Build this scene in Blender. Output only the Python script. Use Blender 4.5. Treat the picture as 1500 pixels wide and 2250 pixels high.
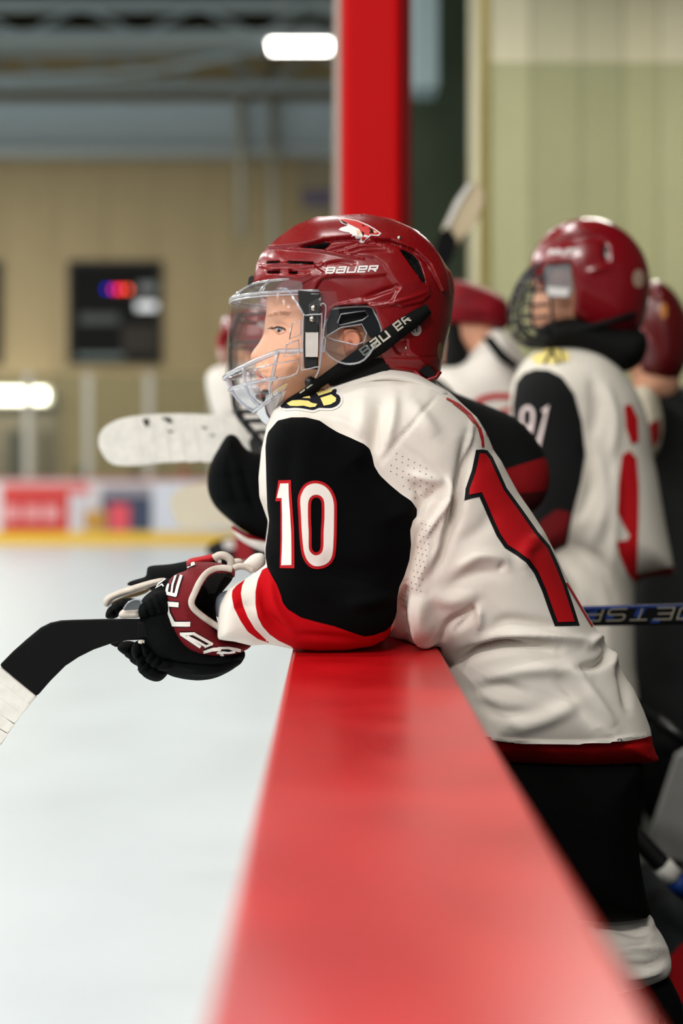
import bpy, bmesh, math, random
import numpy as np
from mathutils import Vector
from mathutils.bvhtree import BVHTree
from mathutils.geometry import tessellate_polygon

for o in list(bpy.data.objects):
    bpy.data.objects.remove(o)
scene = bpy.context.scene
COL = scene.collection
random.seed(4)
np.random.seed(4)

# ------------------------------------------------------------------ camera
# 50 mm on a portrait 24x36 frame, eye 1.31 m above the ice, looking along
# the boards (+Y).  F = focal length in pixels of the 1500x2250 frame.
F, VX, VY, CZ = 3125.0, 734.0, 1026.0, 1.31
cam = bpy.data.cameras.new('camera')
cam.sensor_fit = 'HORIZONTAL'
cam.sensor_width = 24.0
cam.lens = 50.0
cam.shift_x = (750 - VX) / 1500
cam.shift_y = -(1125 - VY) / 1500
cam.clip_start = 0.05
cam.dof.use_dof = True
cam.dof.focus_distance = 1.86
cam.dof.aperture_fstop = 1.9
camo = bpy.data.objects.new('camera', cam)
camo.location = (0, 0, CZ)
camo.rotation_euler = (math.pi / 2, 0, 0)
COL.objects.link(camo)
scene.camera = camo

# ------------------------------------------------------------------ light
scene.view_settings.view_transform = 'Standard'
scene.view_settings.look = 'None'
scene.view_settings.gamma = 1
scene.view_settings.use_curve_mapping = False
scene.view_settings.exposure = 0.32
try:
    scene.cycles.use_denoising = True
    scene.cycles.transparent_max_bounces = 20
    scene.cycles.max_bounces = 6
    scene.cycles.diffuse_bounces = 3
    scene.cycles.glossy_bounces = 3
    scene.cycles.use_adaptive_sampling = True
    scene.cycles.adaptive_threshold = 0.03
    scene.cycles.sample_clamp_indirect = 6
except Exception:
    pass
world = bpy.data.worlds.new('arena_ambient')
scene.world = world
world.use_nodes = True
world.node_tree.nodes['Background'].inputs[0].default_value = (0.80, 0.92, 1.0, 1)
world.node_tree.nodes['Background'].inputs[1].default_value = 0.11

def area(name, loc, sx, sy, power, color=(1, 0.97, 0.92), rot=(0, 0, 0)):
    l = bpy.data.lights.new(name, 'AREA')
    l.shape = 'RECTANGLE'
    l.size, l.size_y, l.energy, l.color = sx, sy, power, color
    o = bpy.data.objects.new(name, l)
    o.location = loc
    o.rotation_euler = rot
    COL.objects.link(o)
    return o

# rows of short high-bay lamps over the ice (the one in view gets its housing below)
LAMP_Z = 7.4
for xx, pw in ((-0.5, 62), (-6.5, 200), (-12.5, 170), (-18.5, 170)):
    for yy in (-24.2, -19.2, -14.2, -9.2, -4.2, 0.8, 5.8, 10.8, 15.8, 20.8):
        area('ice_lamp_light', (xx, yy, LAMP_Z), 1.05, 0.34, pw, (1.0, 0.985, 0.96))
# added fill lights, unseen: one behind the camera, one to brighten the right wall
FILL_LAMP = (-1.0, -3.0, 4.8)
area('added_fill_light', FILL_LAMP, 1.5, 0.3, 112, (1, 0.955, 0.9), (math.radians(52), 0, math.radians(-10)))
area('added_fill_light', (2.2, 9.0, 5.4), 1.6, 0.3, 150, (1, 0.95, 0.86))

# ------------------------------------------------------------------ helpers
def lin(c):
    out = []
    for v in c[:3]:
        v = v / 255.0
        out.append(v / 12.92 if v <= 0.04045 else ((v + 0.055) / 1.055) ** 2.4)
    return tuple(out) + (1.0,)

def px(x, y, D):
    return ((x - VX) * D / F, D, CZ - (y - VY) * D / F)

def P(pts, D):
    """pixel outline -> (X,Z) array on the plane Y=D"""
    a = np.asarray(pts, float)
    return np.stack([(a[:, 0] - VX) * D / F, CZ - (a[:, 1] - VY) * D / F], 1)

def topx(co):
    return np.stack([VX + F * co[:, 0] / co[:, 1], VY - F * (co[:, 2] - CZ) / co[:, 1]], 1)

def spl(pts, n=6, closed=True):
    """Catmull-Rom resample"""
    p = np.asarray(pts, float)
    m = len(p)
    out = []
    for i in range(m if closed else m - 1):
        if closed:
            a, b, c, d = p[(i - 1) % m], p[i], p[(i + 1) % m], p[(i + 2) % m]
        else:
            a, b, c, d = p[max(i - 1, 0)], p[i], p[i + 1], p[min(i + 2, m - 1)]
        for k in range(n):
            t = k / n
            out.append(0.5 * ((2 * b) + (c - a) * t + (2 * a - 5 * b + 4 * c - d) * t * t + (3 * b - a - 3 * c + d) * t ** 3))
    if not closed:
        out.append(p[-1])
    return np.array(out)

def psdf(q, poly):
    """signed distance of points q (N,2) to a closed polygon, negative inside"""
    q = q.astype(np.float32)
    poly = np.asarray(poly, np.float32)
    d2 = np.full(len(q), 1e12, np.float32)
    ins = np.zeros(len(q), bool)
    m = len(poly)
    for i in range(m):
        a, b = poly[i], poly[(i + 1) % m]
        e = b - a
        w = q - a
        L = float(e @ e) + 1e-12
        t = np.clip((w @ e) / L, 0, 1)
        r = w - t[:, None] * e
        d2 = np.minimum(d2, (r * r).sum(1))
        if a[1] != b[1]:
            c = (a[1] > q[:, 1]) != (b[1] > q[:, 1])
            xx = a[0] + (q[:, 1] - a[1]) * (b[0] - a[0]) / (b[1] - a[1])
            ins ^= c & (q[:, 0] < xx)
    d = np.sqrt(d2)
    return np.where(ins, -d, d)

def pline(q, line):
    """distance of points to an open polyline and the 0..1 position along it"""
    line = np.asarray(line, float)
    seg = np.sqrt(((line[1:] - line[:-1]) ** 2).sum(1))
    cum = np.concatenate([[0], np.cumsum(seg)])
    best = np.full(len(q), 1e12)
    pos = np.zeros(len(q))
    for i in range(len(line) - 1):
        e = line[i + 1] - line[i]
        t = np.clip(((q - line[i]) @ e) / (e @ e + 1e-12), 0, 1)
        r = q - line[i] - t[:, None] * e
        d = (r * r).sum(1)
        m = d < best
        best[m] = d[m]
        pos[m] = (cum[i] + t[m] * seg[i]) / cum[-1]
    return np.sqrt(best), pos

def sstep(a, b, x):
    t = np.clip((x - a) / (b - a), 0, 1)
    return t * t * (3 - 2 * t)

class Vol:
    """a voxel field; shapes are smooth-unioned into it and meshed by surface nets"""
    def __init__(s, lo, hi, h):
        s.h = h
        s.lo = np.array(lo, float)
        s.n = np.ceil((np.array(hi) - s.lo) / h).astype(int) + 1
        s.x = (s.lo[0] + h * np.arange(s.n[0])).astype(np.float32)
        s.y = (s.lo[1] + h * np.arange(s.n[1])).astype(np.float32)
        s.z = (s.lo[2] + h * np.arange(s.n[2])).astype(np.float32)
        gx, gz = np.meshgrid(s.x, s.z, indexing='ij')
        s.q = np.stack([gx.ravel(), gz.ravel()], 1)
        s.f = np.full(tuple(s.n), 1.0, np.float32)
    def sd(s, poly):
        return psdf(s.q, poly).reshape(s.n[0], s.n[2])
    def infl(s, poly, yc, T, R, p=2.0):
        d = s.sd(poly)
        u = np.clip(1 + d / R, 0, None) ** p
        yc = np.broadcast_to(np.asarray(yc, np.float32), d.shape)
        T = np.broadcast_to(np.asarray(T, np.float32), d.shape)
        v = (np.abs(s.y[None, :, None] - yc[:, None, :]) / T[:, None, :]) ** p
        g = (u[:, None, :] + v) ** (1 / p) - 1
        return (g * min(float(np.mean(R)), float(T.mean()))).astype(np.float32)
    def cap(s, a, b, ra, rb):
        a, b = np.array(a, np.float32), np.array(b, np.float32)
        X, Y, Z = s.x[:, None, None], s.y[None, :, None], s.z[None, None, :]
        e = b - a
        t = np.clip(((X - a[0]) * e[0] + (Y - a[1]) * e[1] + (Z - a[2]) * e[2]) / float(e @ e), 0, 1)
        dx, dy, dz = X - a[0] - t * e[0], Y - a[1] - t * e[1], Z - a[2] - t * e[2]
        return np.sqrt(dx * dx + dy * dy + dz * dz) - (ra + (rb - ra) * t)
    def ell(s, c, r):
        X, Y, Z = s.x[:, None, None], s.y[None, :, None], s.z[None, None, :]
        g = np.sqrt(((X - c[0]) / r[0]) ** 2 + ((Y - c[1]) / r[1]) ** 2 + ((Z - c[2]) / r[2]) ** 2)
        return ((g - 1) * min(r)).astype(np.float32)
    def ext(s, poly):
        return np.broadcast_to(s.sd(poly)[:, None, :], tuple(s.n))
    def add(s, g, k=0.0):
        if k > 0:
            h = np.clip(0.5 + 0.5 * (s.f - g) / k, 0, 1)
            s.f = (s.f * (1 - h) + g * h - k * h * (1 - h)).astype(np.float32)
        else:
            s.f = np.minimum(s.f, g)
    def cut(s, g):
        s.f = np.maximum(s.f, g)
    def mesh(s, smooth=1):
        f = s.f.copy()
        f[0], f[-1], f[:, 0], f[:, -1], f[:, :, 0], f[:, :, -1] = 1, 1, 1, 1, 1, 1
        ins = f < 0
        nx, ny, nz = f.shape
        c = np.zeros((nx - 1, ny - 1, nz - 1), np.int8)
        for i in (0, 1):
            for j in (0, 1):
                for k in (0, 1):
                    c += ins[i:nx - 1 + i, j:ny - 1 + j, k:nz - 1 + k]
        act = (c > 0) & (c < 8)
        idx = np.full(act.shape, -1, np.int64)
        I = np.argwhere(act)
        idx[act] = np.arange(len(I))
        pos = np.zeros((len(I), 3))
        cnt = np.zeros(len(I))
        corners = [(i, j, k) for i in (0, 1) for j in (0, 1) for k in (0, 1)]
        for a in corners:
            for ax in range(3):
                if a[ax] == 0:
                    b = list(a); b[ax] = 1
                    fa = f[I[:, 0] + a[0], I[:, 1] + a[1], I[:, 2] + a[2]]
                    fb = f[I[:, 0] + b[0], I[:, 1] + b[1], I[:, 2] + b[2]]
                    m = (fa < 0) != (fb < 0)
                    t = fa[m] / (fa[m] - fb[m])
                    p = np.repeat(np.array([a], float), m.sum(), 0)
                    p[:, ax] += t
                    pos[m] += p
                    cnt[m] += 1
        v = s.lo + s.h * (I + pos / cnt[:, None])
        quads = []
        for ax in range(3):
            o1, o2 = (ax + 1) % 3, (ax + 2) % 3
            sl0 = [slice(1, -1)] * 3; sl1 = [slice(1, -1)] * 3
            sl0[ax] = slice(0, -1); sl1[ax] = slice(1, None)
            A, B = ins[tuple(sl0)], ins[tuple(sl1)]
            E = np.argwhere(A != B)
            fl = A[A != B]
            off = np.ones(3, int); off[ax] = 0
            E = E + off
            def cid(d1, d2):
                q = E.copy(); q[:, o1] += d1; q[:, o2] += d2
                return idx[q[:, 0], q[:, 1], q[:, 2]]
            Q = np.stack([cid(-1, -1), cid(0, -1), cid(0, 0), cid(-1, 0)], 1)
            Q[~fl] = Q[~fl][:, ::-1]
            quads.append(Q)
        q = np.concatenate(quads)
        for _ in range(smooth):
            acc = np.zeros_like(v); n = np.zeros(len(v))
            for a, b in ((0, 1), (1, 2), (2, 3), (3, 0)):
                np.add.at(acc, q[:, a], v[q[:, b]]); np.add.at(n, q[:, a], 1)
                np.add.at(acc, q[:, b], v[q[:, a]]); np.add.at(n, q[:, b], 1)
            v = 0.5 * v + 0.5 * acc / np.maximum(n, 1)[:, None]
        return v, q

def normals(v, q):
    n = np.cross(v[q[:, 2]] - v[q[:, 0]], v[q[:, 3]] - v[q[:, 1]])
    out = np.zeros_like(v)
    for k in range(4):
        np.add.at(out, q[:, k], n)
    return out / (np.linalg.norm(out, axis=1)[:, None] + 1e-12)

def folds(v, q, strokes, back=False):
    """cloth folds and shell ridges: (pixel polyline, width px, height m), near side only"""
    n = normals(v, q)
    pp = topx(v)
    near = sstep(0.15, -0.25, n[:, 1])
    d = np.zeros(len(v))
    for line, w, a in strokes:
        line = np.asarray(line, float)
        lo, hi = line.min(0) - 3 * w, line.max(0) + 3 * w
        m = ((pp >= lo) & (pp <= hi)).all(1) & (near > 0)
        if not m.any():
            continue
        if len(line) == 1:
            r = np.sqrt(((pp[m] - line[0]) ** 2).sum(1)); tp = 1.0
        else:
            r, t = pline(pp[m], spl(line, 5, False)); tp = np.sqrt(np.clip(np.sin(np.pi * np.clip(t, 0.02, 0.98)), 0, 1))
        d[m] += a * np.exp(-(r / w) ** 2) * tp * near[m]
    return v + n * d[:, None]

def steps(v, q, zones):
    """raise (or sink) the near surface inside pixel polygons: (poly, height, edge px)"""
    n = normals(v, q)
    pp = topx(v)
    near = sstep(0.25, -0.1, n[:, 1])
    d = np.zeros(len(v))
    for poly, a, e in zones:
        poly = np.asarray(poly, float)
        m = ((pp >= poly.min(0) - 2 * e) & (pp <= poly.max(0) + 2 * e)).all(1)
        if m.any():
            d[m] += a * sstep(e, -e, psdf(pp[m], poly)) * near[m]
    return v + n * d[:, None]

# ---- materials
def mat(name, col, rough=0.6, spec=0.5, metal=0.0, noise=None, bump=None, coat=0.0, sheen=0.0, emit=None, zones=(), alpha=None, wave=None):
    """noise=(scale, amount): colour mottling; bump=(scale, strength); zones=[(attr, colour)]"""
    m = bpy.data.materials.new(name)
    m.use_nodes = True
    nt = m.node_tree
    b = nt.nodes['Principled BSDF']
    b.inputs['Roughness'].default_value = rough
    b.inputs['Specular IOR Level'].default_value = spec
    b.inputs['Metallic'].default_value = metal
    b.inputs['Coat Weight'].default_value = coat
    b.inputs['Coat Roughness'].default_value = 0.12
    b.inputs['Sheen Weight'].default_value = sheen
    L = nt.links.new
    tc = nt.nodes.new('ShaderNodeTexCoord')
    src = None
    rgb = nt.nodes.new('ShaderNodeRGB')
    rgb.outputs[0].default_value = lin(col)
    src = rgb.outputs[0]
    for at, c in zones:
        a = nt.nodes.new('ShaderNodeAttribute')
        a.attribute_name = at
        lt = nt.nodes.new('ShaderNodeMath'); lt.operation = 'LESS_THAN'
        lt.inputs[1].default_value = 0.0
        L(a.outputs['Fac'], lt.inputs[0])
        mx = nt.nodes.new('ShaderNodeMix'); mx.data_type = 'RGBA'
        L(lt.outputs[0], mx.inputs['Factor'])
        L(src, mx.inputs['A'])
        mx.inputs['B'].default_value = lin(c)
        src = mx.outputs['Result']
    if noise:
        nz = nt.nodes.new('ShaderNodeTexNoise')
        nz.inputs['Scale'].default_value = noise[0]
        nz.inputs['Detail'].default_value = 5
        L(tc.outputs['Object'], nz.inputs['Vector'])
        mr = nt.nodes.new('ShaderNodeMapRange')
        mr.inputs[1].default_value = 0.3; mr.inputs[2].default_value = 0.7
        mr.inputs[3].default_value = 1 - noise[1]; mr.inputs[4].default_value = 1 + noise[1]
        L(nz.outputs['Fac'], mr.inputs[0])
        mu = nt.nodes.new('ShaderNodeMix'); mu.data_type = 'RGBA'; mu.blend_type = 'MULTIPLY'
        mu.inputs['Factor'].default_value = 1
        L(src, mu.inputs['A']); L(mr.outputs[0], mu.inputs['B'])
        src = mu.outputs['Result']
        if rough < 0.55:
            rr = nt.nodes.new('ShaderNodeMapRange')
            rr.inputs[3].default_value = rough * 0.8; rr.inputs[4].default_value = min(1, rough * 1.25)
            L(nz.outputs['Fac'], rr.inputs[0]); L(rr.outputs[0], b.inputs['Roughness'])
    L(src, b.inputs['Base Color'])
    hgt = None
    if bump:
        n2 = nt.nodes.new('ShaderNodeTexNoise')
        n2.inputs['Scale'].default_value = bump[0]
        n2.inputs['Detail'].default_value = 3
        L(tc.outputs['Object'], n2.inputs['Vector'])
        hgt = n2.outputs['Fac']
    if wave:   # woven / knitted relief: two crossed fine waves
        outs = []
        for ax in ('X', 'Z'):
            w = nt.nodes.new('ShaderNodeTexWave')
            w.bands_direction = ax
            w.inputs['Scale'].default_value = wave[0]
            w.inputs['Distortion'].default_value = 0.6
            L(tc.outputs['Object'], w.inputs['Vector'])
            outs.append(w.outputs['Fac'])
        mm = nt.nodes.new('ShaderNodeMath'); mm.operation = 'MULTIPLY'
        L(outs[0], mm.inputs[0]); L(outs[1], mm.inputs[1])
        hgt = mm.outputs[0]
        bump = (0, wave[1])
    if hgt is not None:
        bp = nt.nodes.new('ShaderNodeBump')
        bp.inputs['Strength'].default_value = bump[1]
        bp.inputs['Distance'].default_value = 0.002
        L(hgt, bp.inputs['Height']); L(bp.outputs[0], b.inputs['Normal'])
    if emit:
        b.inputs['Emission Color'].default_value = lin(emit[0])
        b.inputs['Emission Strength'].default_value = emit[1]
    return m

def clear(name, tint=(255, 255, 255), haze=0.06, gloss=0.14, rough=0.06, hazecol=(235, 240, 245)):
    """thin clear plastic / glass: mostly see-through, fresnel gloss, a little milky haze"""
    m = bpy.data.materials.new(name)
    m.use_nodes = True
    nt = m.node_tree
    nt.nodes.clear()
    L = nt.links.new
    out = nt.nodes.new('ShaderNodeOutputMaterial')
    tr = nt.nodes.new('ShaderNodeBsdfTransparent'); tr.inputs[0].default_value = lin(tint)
    df = nt.nodes.new('ShaderNodeBsdfDiffuse'); df.inputs[0].default_value = lin(hazecol)
    gl = nt.nodes.new('ShaderNodeBsdfGlossy'); gl.inputs['Roughness'].default_value = rough
    m1 = nt.nodes.new('ShaderNodeMixShader'); m1.inputs[0].default_value = haze
    L(tr.outputs[0], m1.inputs[1]); L(df.outputs[0], m1.inputs[2])
    fr = nt.nodes.new('ShaderNodeLayerWeight'); fr.inputs['Blend'].default_value = 0.25
    mp = nt.nodes.new('ShaderNodeMapRange')
    mp.inputs[3].default_value = gloss * 0.3; mp.inputs[4].default_value = min(1, gloss * 3.5)
    L(fr.outputs['Fresnel'], mp.inputs[0])
    m2 = nt.nodes.new('ShaderNodeMixShader')
    L(mp.outputs[0], m2.inputs[0]); L(m1.outputs[0], m2.inputs[1]); L(gl.outputs[0], m2.inputs[2])
    L(m2.outputs[0], out.inputs[0])
    return m

# ---- objects
def tag(o, label, cat, group=None):
    o['label'] = label
    o['category'] = cat
    if group:
        o['group'] = group
    return o

def thing(name, label, cat, loc=(0, 0, 0), group=None):
    o = bpy.data.objects.new(name, None)
    o.empty_display_size = 0.1
    o.location = loc
    COL.objects.link(o)
    return tag(o, label, cat, group)

def mk(name, v, f, m, parent=None, smooth=True, attrs=None, label=None):
    me = bpy.data.meshes.new(name)
    v = np.asarray(v, float)
    me.from_pydata(v.tolist(), [], [tuple(int(i) for i in x) for x in f])
    me.validate()
    me.update()
    if smooth:
        me.polygons.foreach_set('use_smooth', np.ones(len(me.polygons), bool))
    if attrs:
        for k, a in attrs.items():
            at = me.attributes.new(k, 'FLOAT', 'POINT')
            at.data.foreach_set('value', np.asarray(a, np.float32))
    if m is not None:
        me.materials.append(m)
    o = bpy.data.objects.new(name, me)
    COL.objects.link(o)
    if parent is not None:
        o.parent = parent
        if parent.type == 'EMPTY':
            o.location = -parent.location
    if label:
        o['label'] = label
    return o

def struct(o):
    o['kind'] = 'structure'
    return o

def bxv(x0, x1, y0, y1, z0, z1):
    v = [(x, y, z) for x in (x0, x1) for y in (y0, y1) for z in (z0, z1)]
    f = [(0, 1, 3, 2), (4, 6, 7, 5), (0, 4, 5, 1), (2, 3, 7, 6), (0, 2, 6, 4), (1, 5, 7, 3)]
    return v, f

def join(*parts):
    V, Fc = [], []
    for v, f in parts:
        o = len(V)
        V += [tuple(p) for p in v]
        Fc += [tuple(i + o for i in x) for x in f]
    return V, Fc

def bev(o, w, seg=2):
    b = o.modifiers.new('bevel', 'BEVEL')
    b.width = w; b.segments = seg; b.limit_method = 'ANGLE'
    return o

def box(name, b, m, parent=None, bevel=0.0):
    v, f = bxv(*b)
    o = mk(name, v, f, m, parent, smooth=False)
    if bevel:
        bev(o, bevel)
    return o

def tubev(pts, r, sides=8, closed=False):
    p = np.asarray(pts, float)
    n = len(p)
    r = np.broadcast_to(np.asarray(r, float), (n,))
    V, Fc = [], []
    up = None
    for i in range(n):
        a = p[(i - 1) % n] if (closed or i > 0) else p[i]
        b = p[(i + 1) % n] if (closed or i < n - 1) else p[i]
        t = b - a
        t /= np.linalg.norm(t) + 1e-12
        if up is None:
            up = np.array([0, 0, 1.0]) if abs(t[2]) < 0.9 else np.array([1.0, 0, 0])
        s = np.cross(t, up); s /= np.linalg.norm(s) + 1e-12
        up = np.cross(s, t)
        for k in range(sides):
            a_ = 2 * math.pi * k / sides
            V.append(p[i] + r[i] * (math.cos(a_) * s + math.sin(a_) * up))
    m = n if closed else n - 1
    for i in range(m):
        for k in range(sides):
            a, b = i * sides + k, i * sides + (k + 1) % sides
            c, d = ((i + 1) % n) * sides + (k + 1) % sides, ((i + 1) % n) * sides + k
            Fc.append((a, b, c, d))
    if not closed:
        Fc.append(tuple(range(sides - 1, -1, -1)))
        Fc.append(tuple((n - 1) * sides + k for k in range(sides)))
    return [tuple(x) for x in V], Fc

def tube(name, pts, r, m, parent=None, sides=8, closed=False):
    v, f = tubev(pts, r, sides, closed)
    return mk(name, v, f, m, parent)

def slabv(poly_px, D, y0, y1):
    """pixel outline cut out of a sheet lying between depths y0 and y1 (placed at D)"""
    a = P(poly_px, D)
    n = len(a)
    V = [(x, y0, z) for x, z in a] + [(x, y1, z) for x, z in a]
    tri = tessellate_polygon([[Vector((x, z, 0)) for x, z in a]])
    Fc = []
    for t in tri:
        e1, e2 = a[t[1]] - a[t[0]], a[t[2]] - a[t[0]]
        if e1[0] * e2[1] - e1[1] * e2[0] < 0:
            t = (t[0], t[2], t[1])
        Fc.append(tuple(t))
        Fc.append(tuple(i + n for i in reversed(t)))
    A = 0.5 * sum(a[i][0] * a[(i + 1) % n][1] - a[(i + 1) % n][0] * a[i][1] for i in range(n))
    for i in range(n):
        j = (i + 1) % n
        Fc.append((i, i + n, j + n, j) if A > 0 else (i, j, j + n, i + n))
    return V, Fc

def slab(name, poly_px, D, th, m, parent=None, bevel=0.0):
    v, f = slabv(poly_px, D, D - th / 2, D + th / 2)
    o = mk(name, v, f, m, parent, smooth=False)
    if bevel:
        bev(o, bevel)
    return o

def bvh(v, q):
    return BVHTree.FromPolygons(np.asarray(v).tolist(), [tuple(int(i) for i in x) for x in q])

def hit(tree, x, y):
    d = Vector(((x - VX) / F, 1.0, -(y - VY) / F)).normalized()
    return tree.ray_cast(Vector((0, 0, CZ)), d)

def fill2d(loops, step):
    """triangles of polygons with holes, cut on a grid so they can follow a curved surface"""
    bm = bmesh.new()
    for lp in loops:
        rings = lp if isinstance(lp[0][0], (list, tuple, np.ndarray)) else [lp]
        vs = []
        polys = []
        for r in rings:
            polys.append([Vector((float(p[0]), float(p[1]), 0)) for p in r])
            vs += [bm.verts.new((float(p[0]), float(p[1]), 0)) for p in r]
        for t in tessellate_polygon(polys):
            try:
                bm.faces.new([vs[i] for i in t])
            except ValueError:
                pass
    if not bm.verts:
        return [], []
    xs = [v.co.x for v in bm.verts]; ys = [v.co.y for v in bm.verts]
    for ax, lo, hi in ((0, min(xs), max(xs)), (1, min(ys), max(ys))):
        c = lo + step
        while c < hi:
            co = Vector((c, 0, 0)) if ax == 0 else Vector((0, c, 0))
            no = Vector((1, 0, 0)) if ax == 0 else Vector((0, 1, 0))
            bmesh.ops.bisect_plane(bm, geom=bm.verts[:] + bm.edges[:] + bm.faces[:], plane_co=co, plane_no=no, dist=1e-4)
            c += step
    bmesh.ops.remove_doubles(bm, verts=bm.verts[:], dist=1e-4)
    bm.verts.index_update()
    v = [(w.co.x, w.co.y) for w in bm.verts]
    f = [tuple(w.index for w in g.verts) for g in bm.faces]
    bm.free()
    return v, f

def decal(name, loops, trees, m, parent, off=0.0008, step=8, label=None):
    """a sewn-on or printed piece laid onto a surface (traced from its pixels)"""
    if not isinstance(trees, (list, tuple)):
        trees = [trees]
    v2, f2 = fill2d(loops, step)
    V, ok = [], []
    for x, y in v2:
        best = None
        for t in trees:
            loc, no, i, d = hit(t, x, y)
            if loc is not None and (best is None or d < best[2]):
                best = (loc, no, d)
        if best is None:
            V.append((0, 0, 0)); ok.append(False)
        else:
            no = best[1]
            toc = (Vector((0, 0, CZ)) - best[0]).normalized()
            if no.dot(toc) < 0:
                no = -no
            V.append(tuple(best[0] + (no * 0.6 + toc * 0.4) * off)); ok.append(True)
    Fc = []
    for f in f2:
        if all(ok[i] for i in f):
            ys = [V[i][1] for i in f]
            if max(ys) - min(ys) < 0.05:
                a = [np.array(V[i]) for i in f[:3]]
                n = np.cross(a[1] - a[0], a[2] - a[0])
                if n @ (np.array([0, 0, CZ]) - a[0]) < 0:
                    f = f[::-1]
                Fc.append(f)
    if not Fc:
        print('decal missed', name)
        return None
    used = sorted({i for f in Fc for i in f})
    re = {o: i for i, o in enumerate(used)}
    return mk(name, [V[i] for i in used], [tuple(re[i] for i in f) for f in Fc], m, parent, label=label)

def inset(poly, d):
    """move a closed outline inwards by d"""
    p = np.asarray(poly, float)
    n = len(p)
    A = 0.5 * sum(p[i][0] * p[(i + 1) % n][1] - p[(i + 1) % n][0] * p[i][1] for i in range(n))
    sg = 1 if A > 0 else -1
    out = []
    for i in range(n):
        a, b, c = p[i - 1], p[i], p[(i + 1) % n]
        e1 = (b - a) / (np.linalg.norm(b - a) + 1e-9); e2 = (c - b) / (np.linalg.norm(c - b) + 1e-9)
        n1 = np.array([-e1[1], e1[0]]) * sg; n2 = np.array([-e2[1], e2[0]]) * sg
        w = n1 + n2
        k = max(0.35, 1 + n1 @ n2)
        out.append(b + w * d / k)
    return np.array(out)

GLYPH = {
 'B': [[(0, 0), (0, 1), (.85, 1), (1, .85), (1, .62), (.85, .5), (0, .5)], [(.85, .5), (1, .4), (1, .12), (.85, 0), (0, 0)]],
 'a': [[(.05, 1), (1, 1), (1, 0), (0, 0), (0, .55), (1, .55)]],
 'U': [[(0, 1), (0, 0), (1, 0), (1, 1)]],
 'e': [[(1, 0), (0, 0), (0, 1), (1, 1), (1, .48), (0, .48)]],
 'R': [[(0, 0), (0, 1), (1, 1), (1, .48), (0, .48)], [(.5, .48), (1, 0)]],
 'J': [[(.25, 1), (1, 1), (1, .15), (.85, 0), (0, 0), (0, .3)]],
 'E': [[(1, 1), (0, 1), (0, 0), (1, 0)], [(0, .5), (.85, .5)]],
 'T': [[(0, 1), (1, 1)], [(.5, 1), (.5, 0)]],
 'S': [[(1, 1), (.12, 1), (0, .88), (0, .6), (.12, .5), (.88, .5), (1, .4), (1, .12), (.88, 0), (0, 0)]],
 'P': [[(0, 0), (0, 1), (1, 1), (1, .45), (0, .45)]],
 'D': [[(0, 0), (0, 1), (.8, 1), (1, .8), (1, .2), (.8, 0), (0, 0)]],
 'C': [[(1, 1), (.2, 1), (0, .8), (0, .2), (.2, 0), (1, 0)]],
 '2': [[(0, 1), (1, 1), (1, .5), (0, .3), (0, 0), (1, 0)]],
 '9': [[(0, 0), (1, 0), (1, 1), (0, 1), (0, .45), (1, .45)]],
 '1': [[(.1, .8), (.6, 1), (.6, 0)]],
}

def ribbons(line, w):
    """a stroked polyline -> list of quads (2D)"""
    p = np.asarray(line, float)
    n = len(p)
    L, R_ = [], []
    for i in range(n):
        if i == 0:
            t = p[1] - p[0]; t /= np.linalg.norm(t); o = np.array([-t[1], t[0]]); k = 1
        elif i == n - 1:
            t = p[-1] - p[-2]; t /= np.linalg.norm(t); o = np.array([-t[1], t[0]]); k = 1
        else:
            a = p[i] - p[i - 1]; b = p[i + 1] - p[i]
            a /= np.linalg.norm(a); b /= np.linalg.norm(b)
            o = np.array([-a[1], a[0]]) + np.array([-b[1], b[0]])
            k = 1 / max(0.4, (o @ o) / 2)
        L.append(p[i] + o * k * w / 2); R_.append(p[i] - o * k * w / 2)
    return [[L[i], L[i + 1], R_[i + 1], R_[i]] for i in range(n - 1)]

def text2d(word, mapf, w=0.2, gap=0.28, wid=1.0, asp=1.0):
    """stroke letters; mapf(u, v) -> pixel; u runs 0..1 along the word, v 0..1 up"""
    n = len(word)
    tot = n * wid + (n - 1) * gap
    out = []
    for i, ch in enumerate(word):
        for line in GLYPH[ch]:
            l = [((i * (wid + gap)) + w / 2 + x * (wid - w), (w / 2 + y * (asp - w))) for x, y in line]
            for qd in ribbons(l, w):
                out.append([mapf(u / tot, v / asp) for u, v in qd])
    return out

def sphere_v(c, r, seg=16, rings=10):
    r = np.broadcast_to(np.asarray(r, float), (3,))
    V = [(c[0], c[1], c[2] + r[2])]
    for i in range(1, rings):
        th = math.pi * i / rings
        for k in range(seg):
            a = 2 * math.pi * k / seg
            V.append((c[0] + r[0] * math.sin(th) * math.cos(a), c[1] + r[1] * math.sin(th) * math.sin(a), c[2] + r[2] * math.cos(th)))
    V.append((c[0], c[1], c[2] - r[2]))
    Fc = [(0, 1 + k, 1 + (k + 1) % seg) for k in range(seg)]
    for i in range(rings - 2):
        for k in range(seg):
            a = 1 + i * seg + k; b = 1 + i * seg + (k + 1) % seg
            Fc.append((a, a + seg, b + seg, b))
    e = len(V) - 1
    Fc += [(e, e - seg + (k + 1) % seg, e - seg + k) for k in range(seg)]
    return V, Fc

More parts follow.
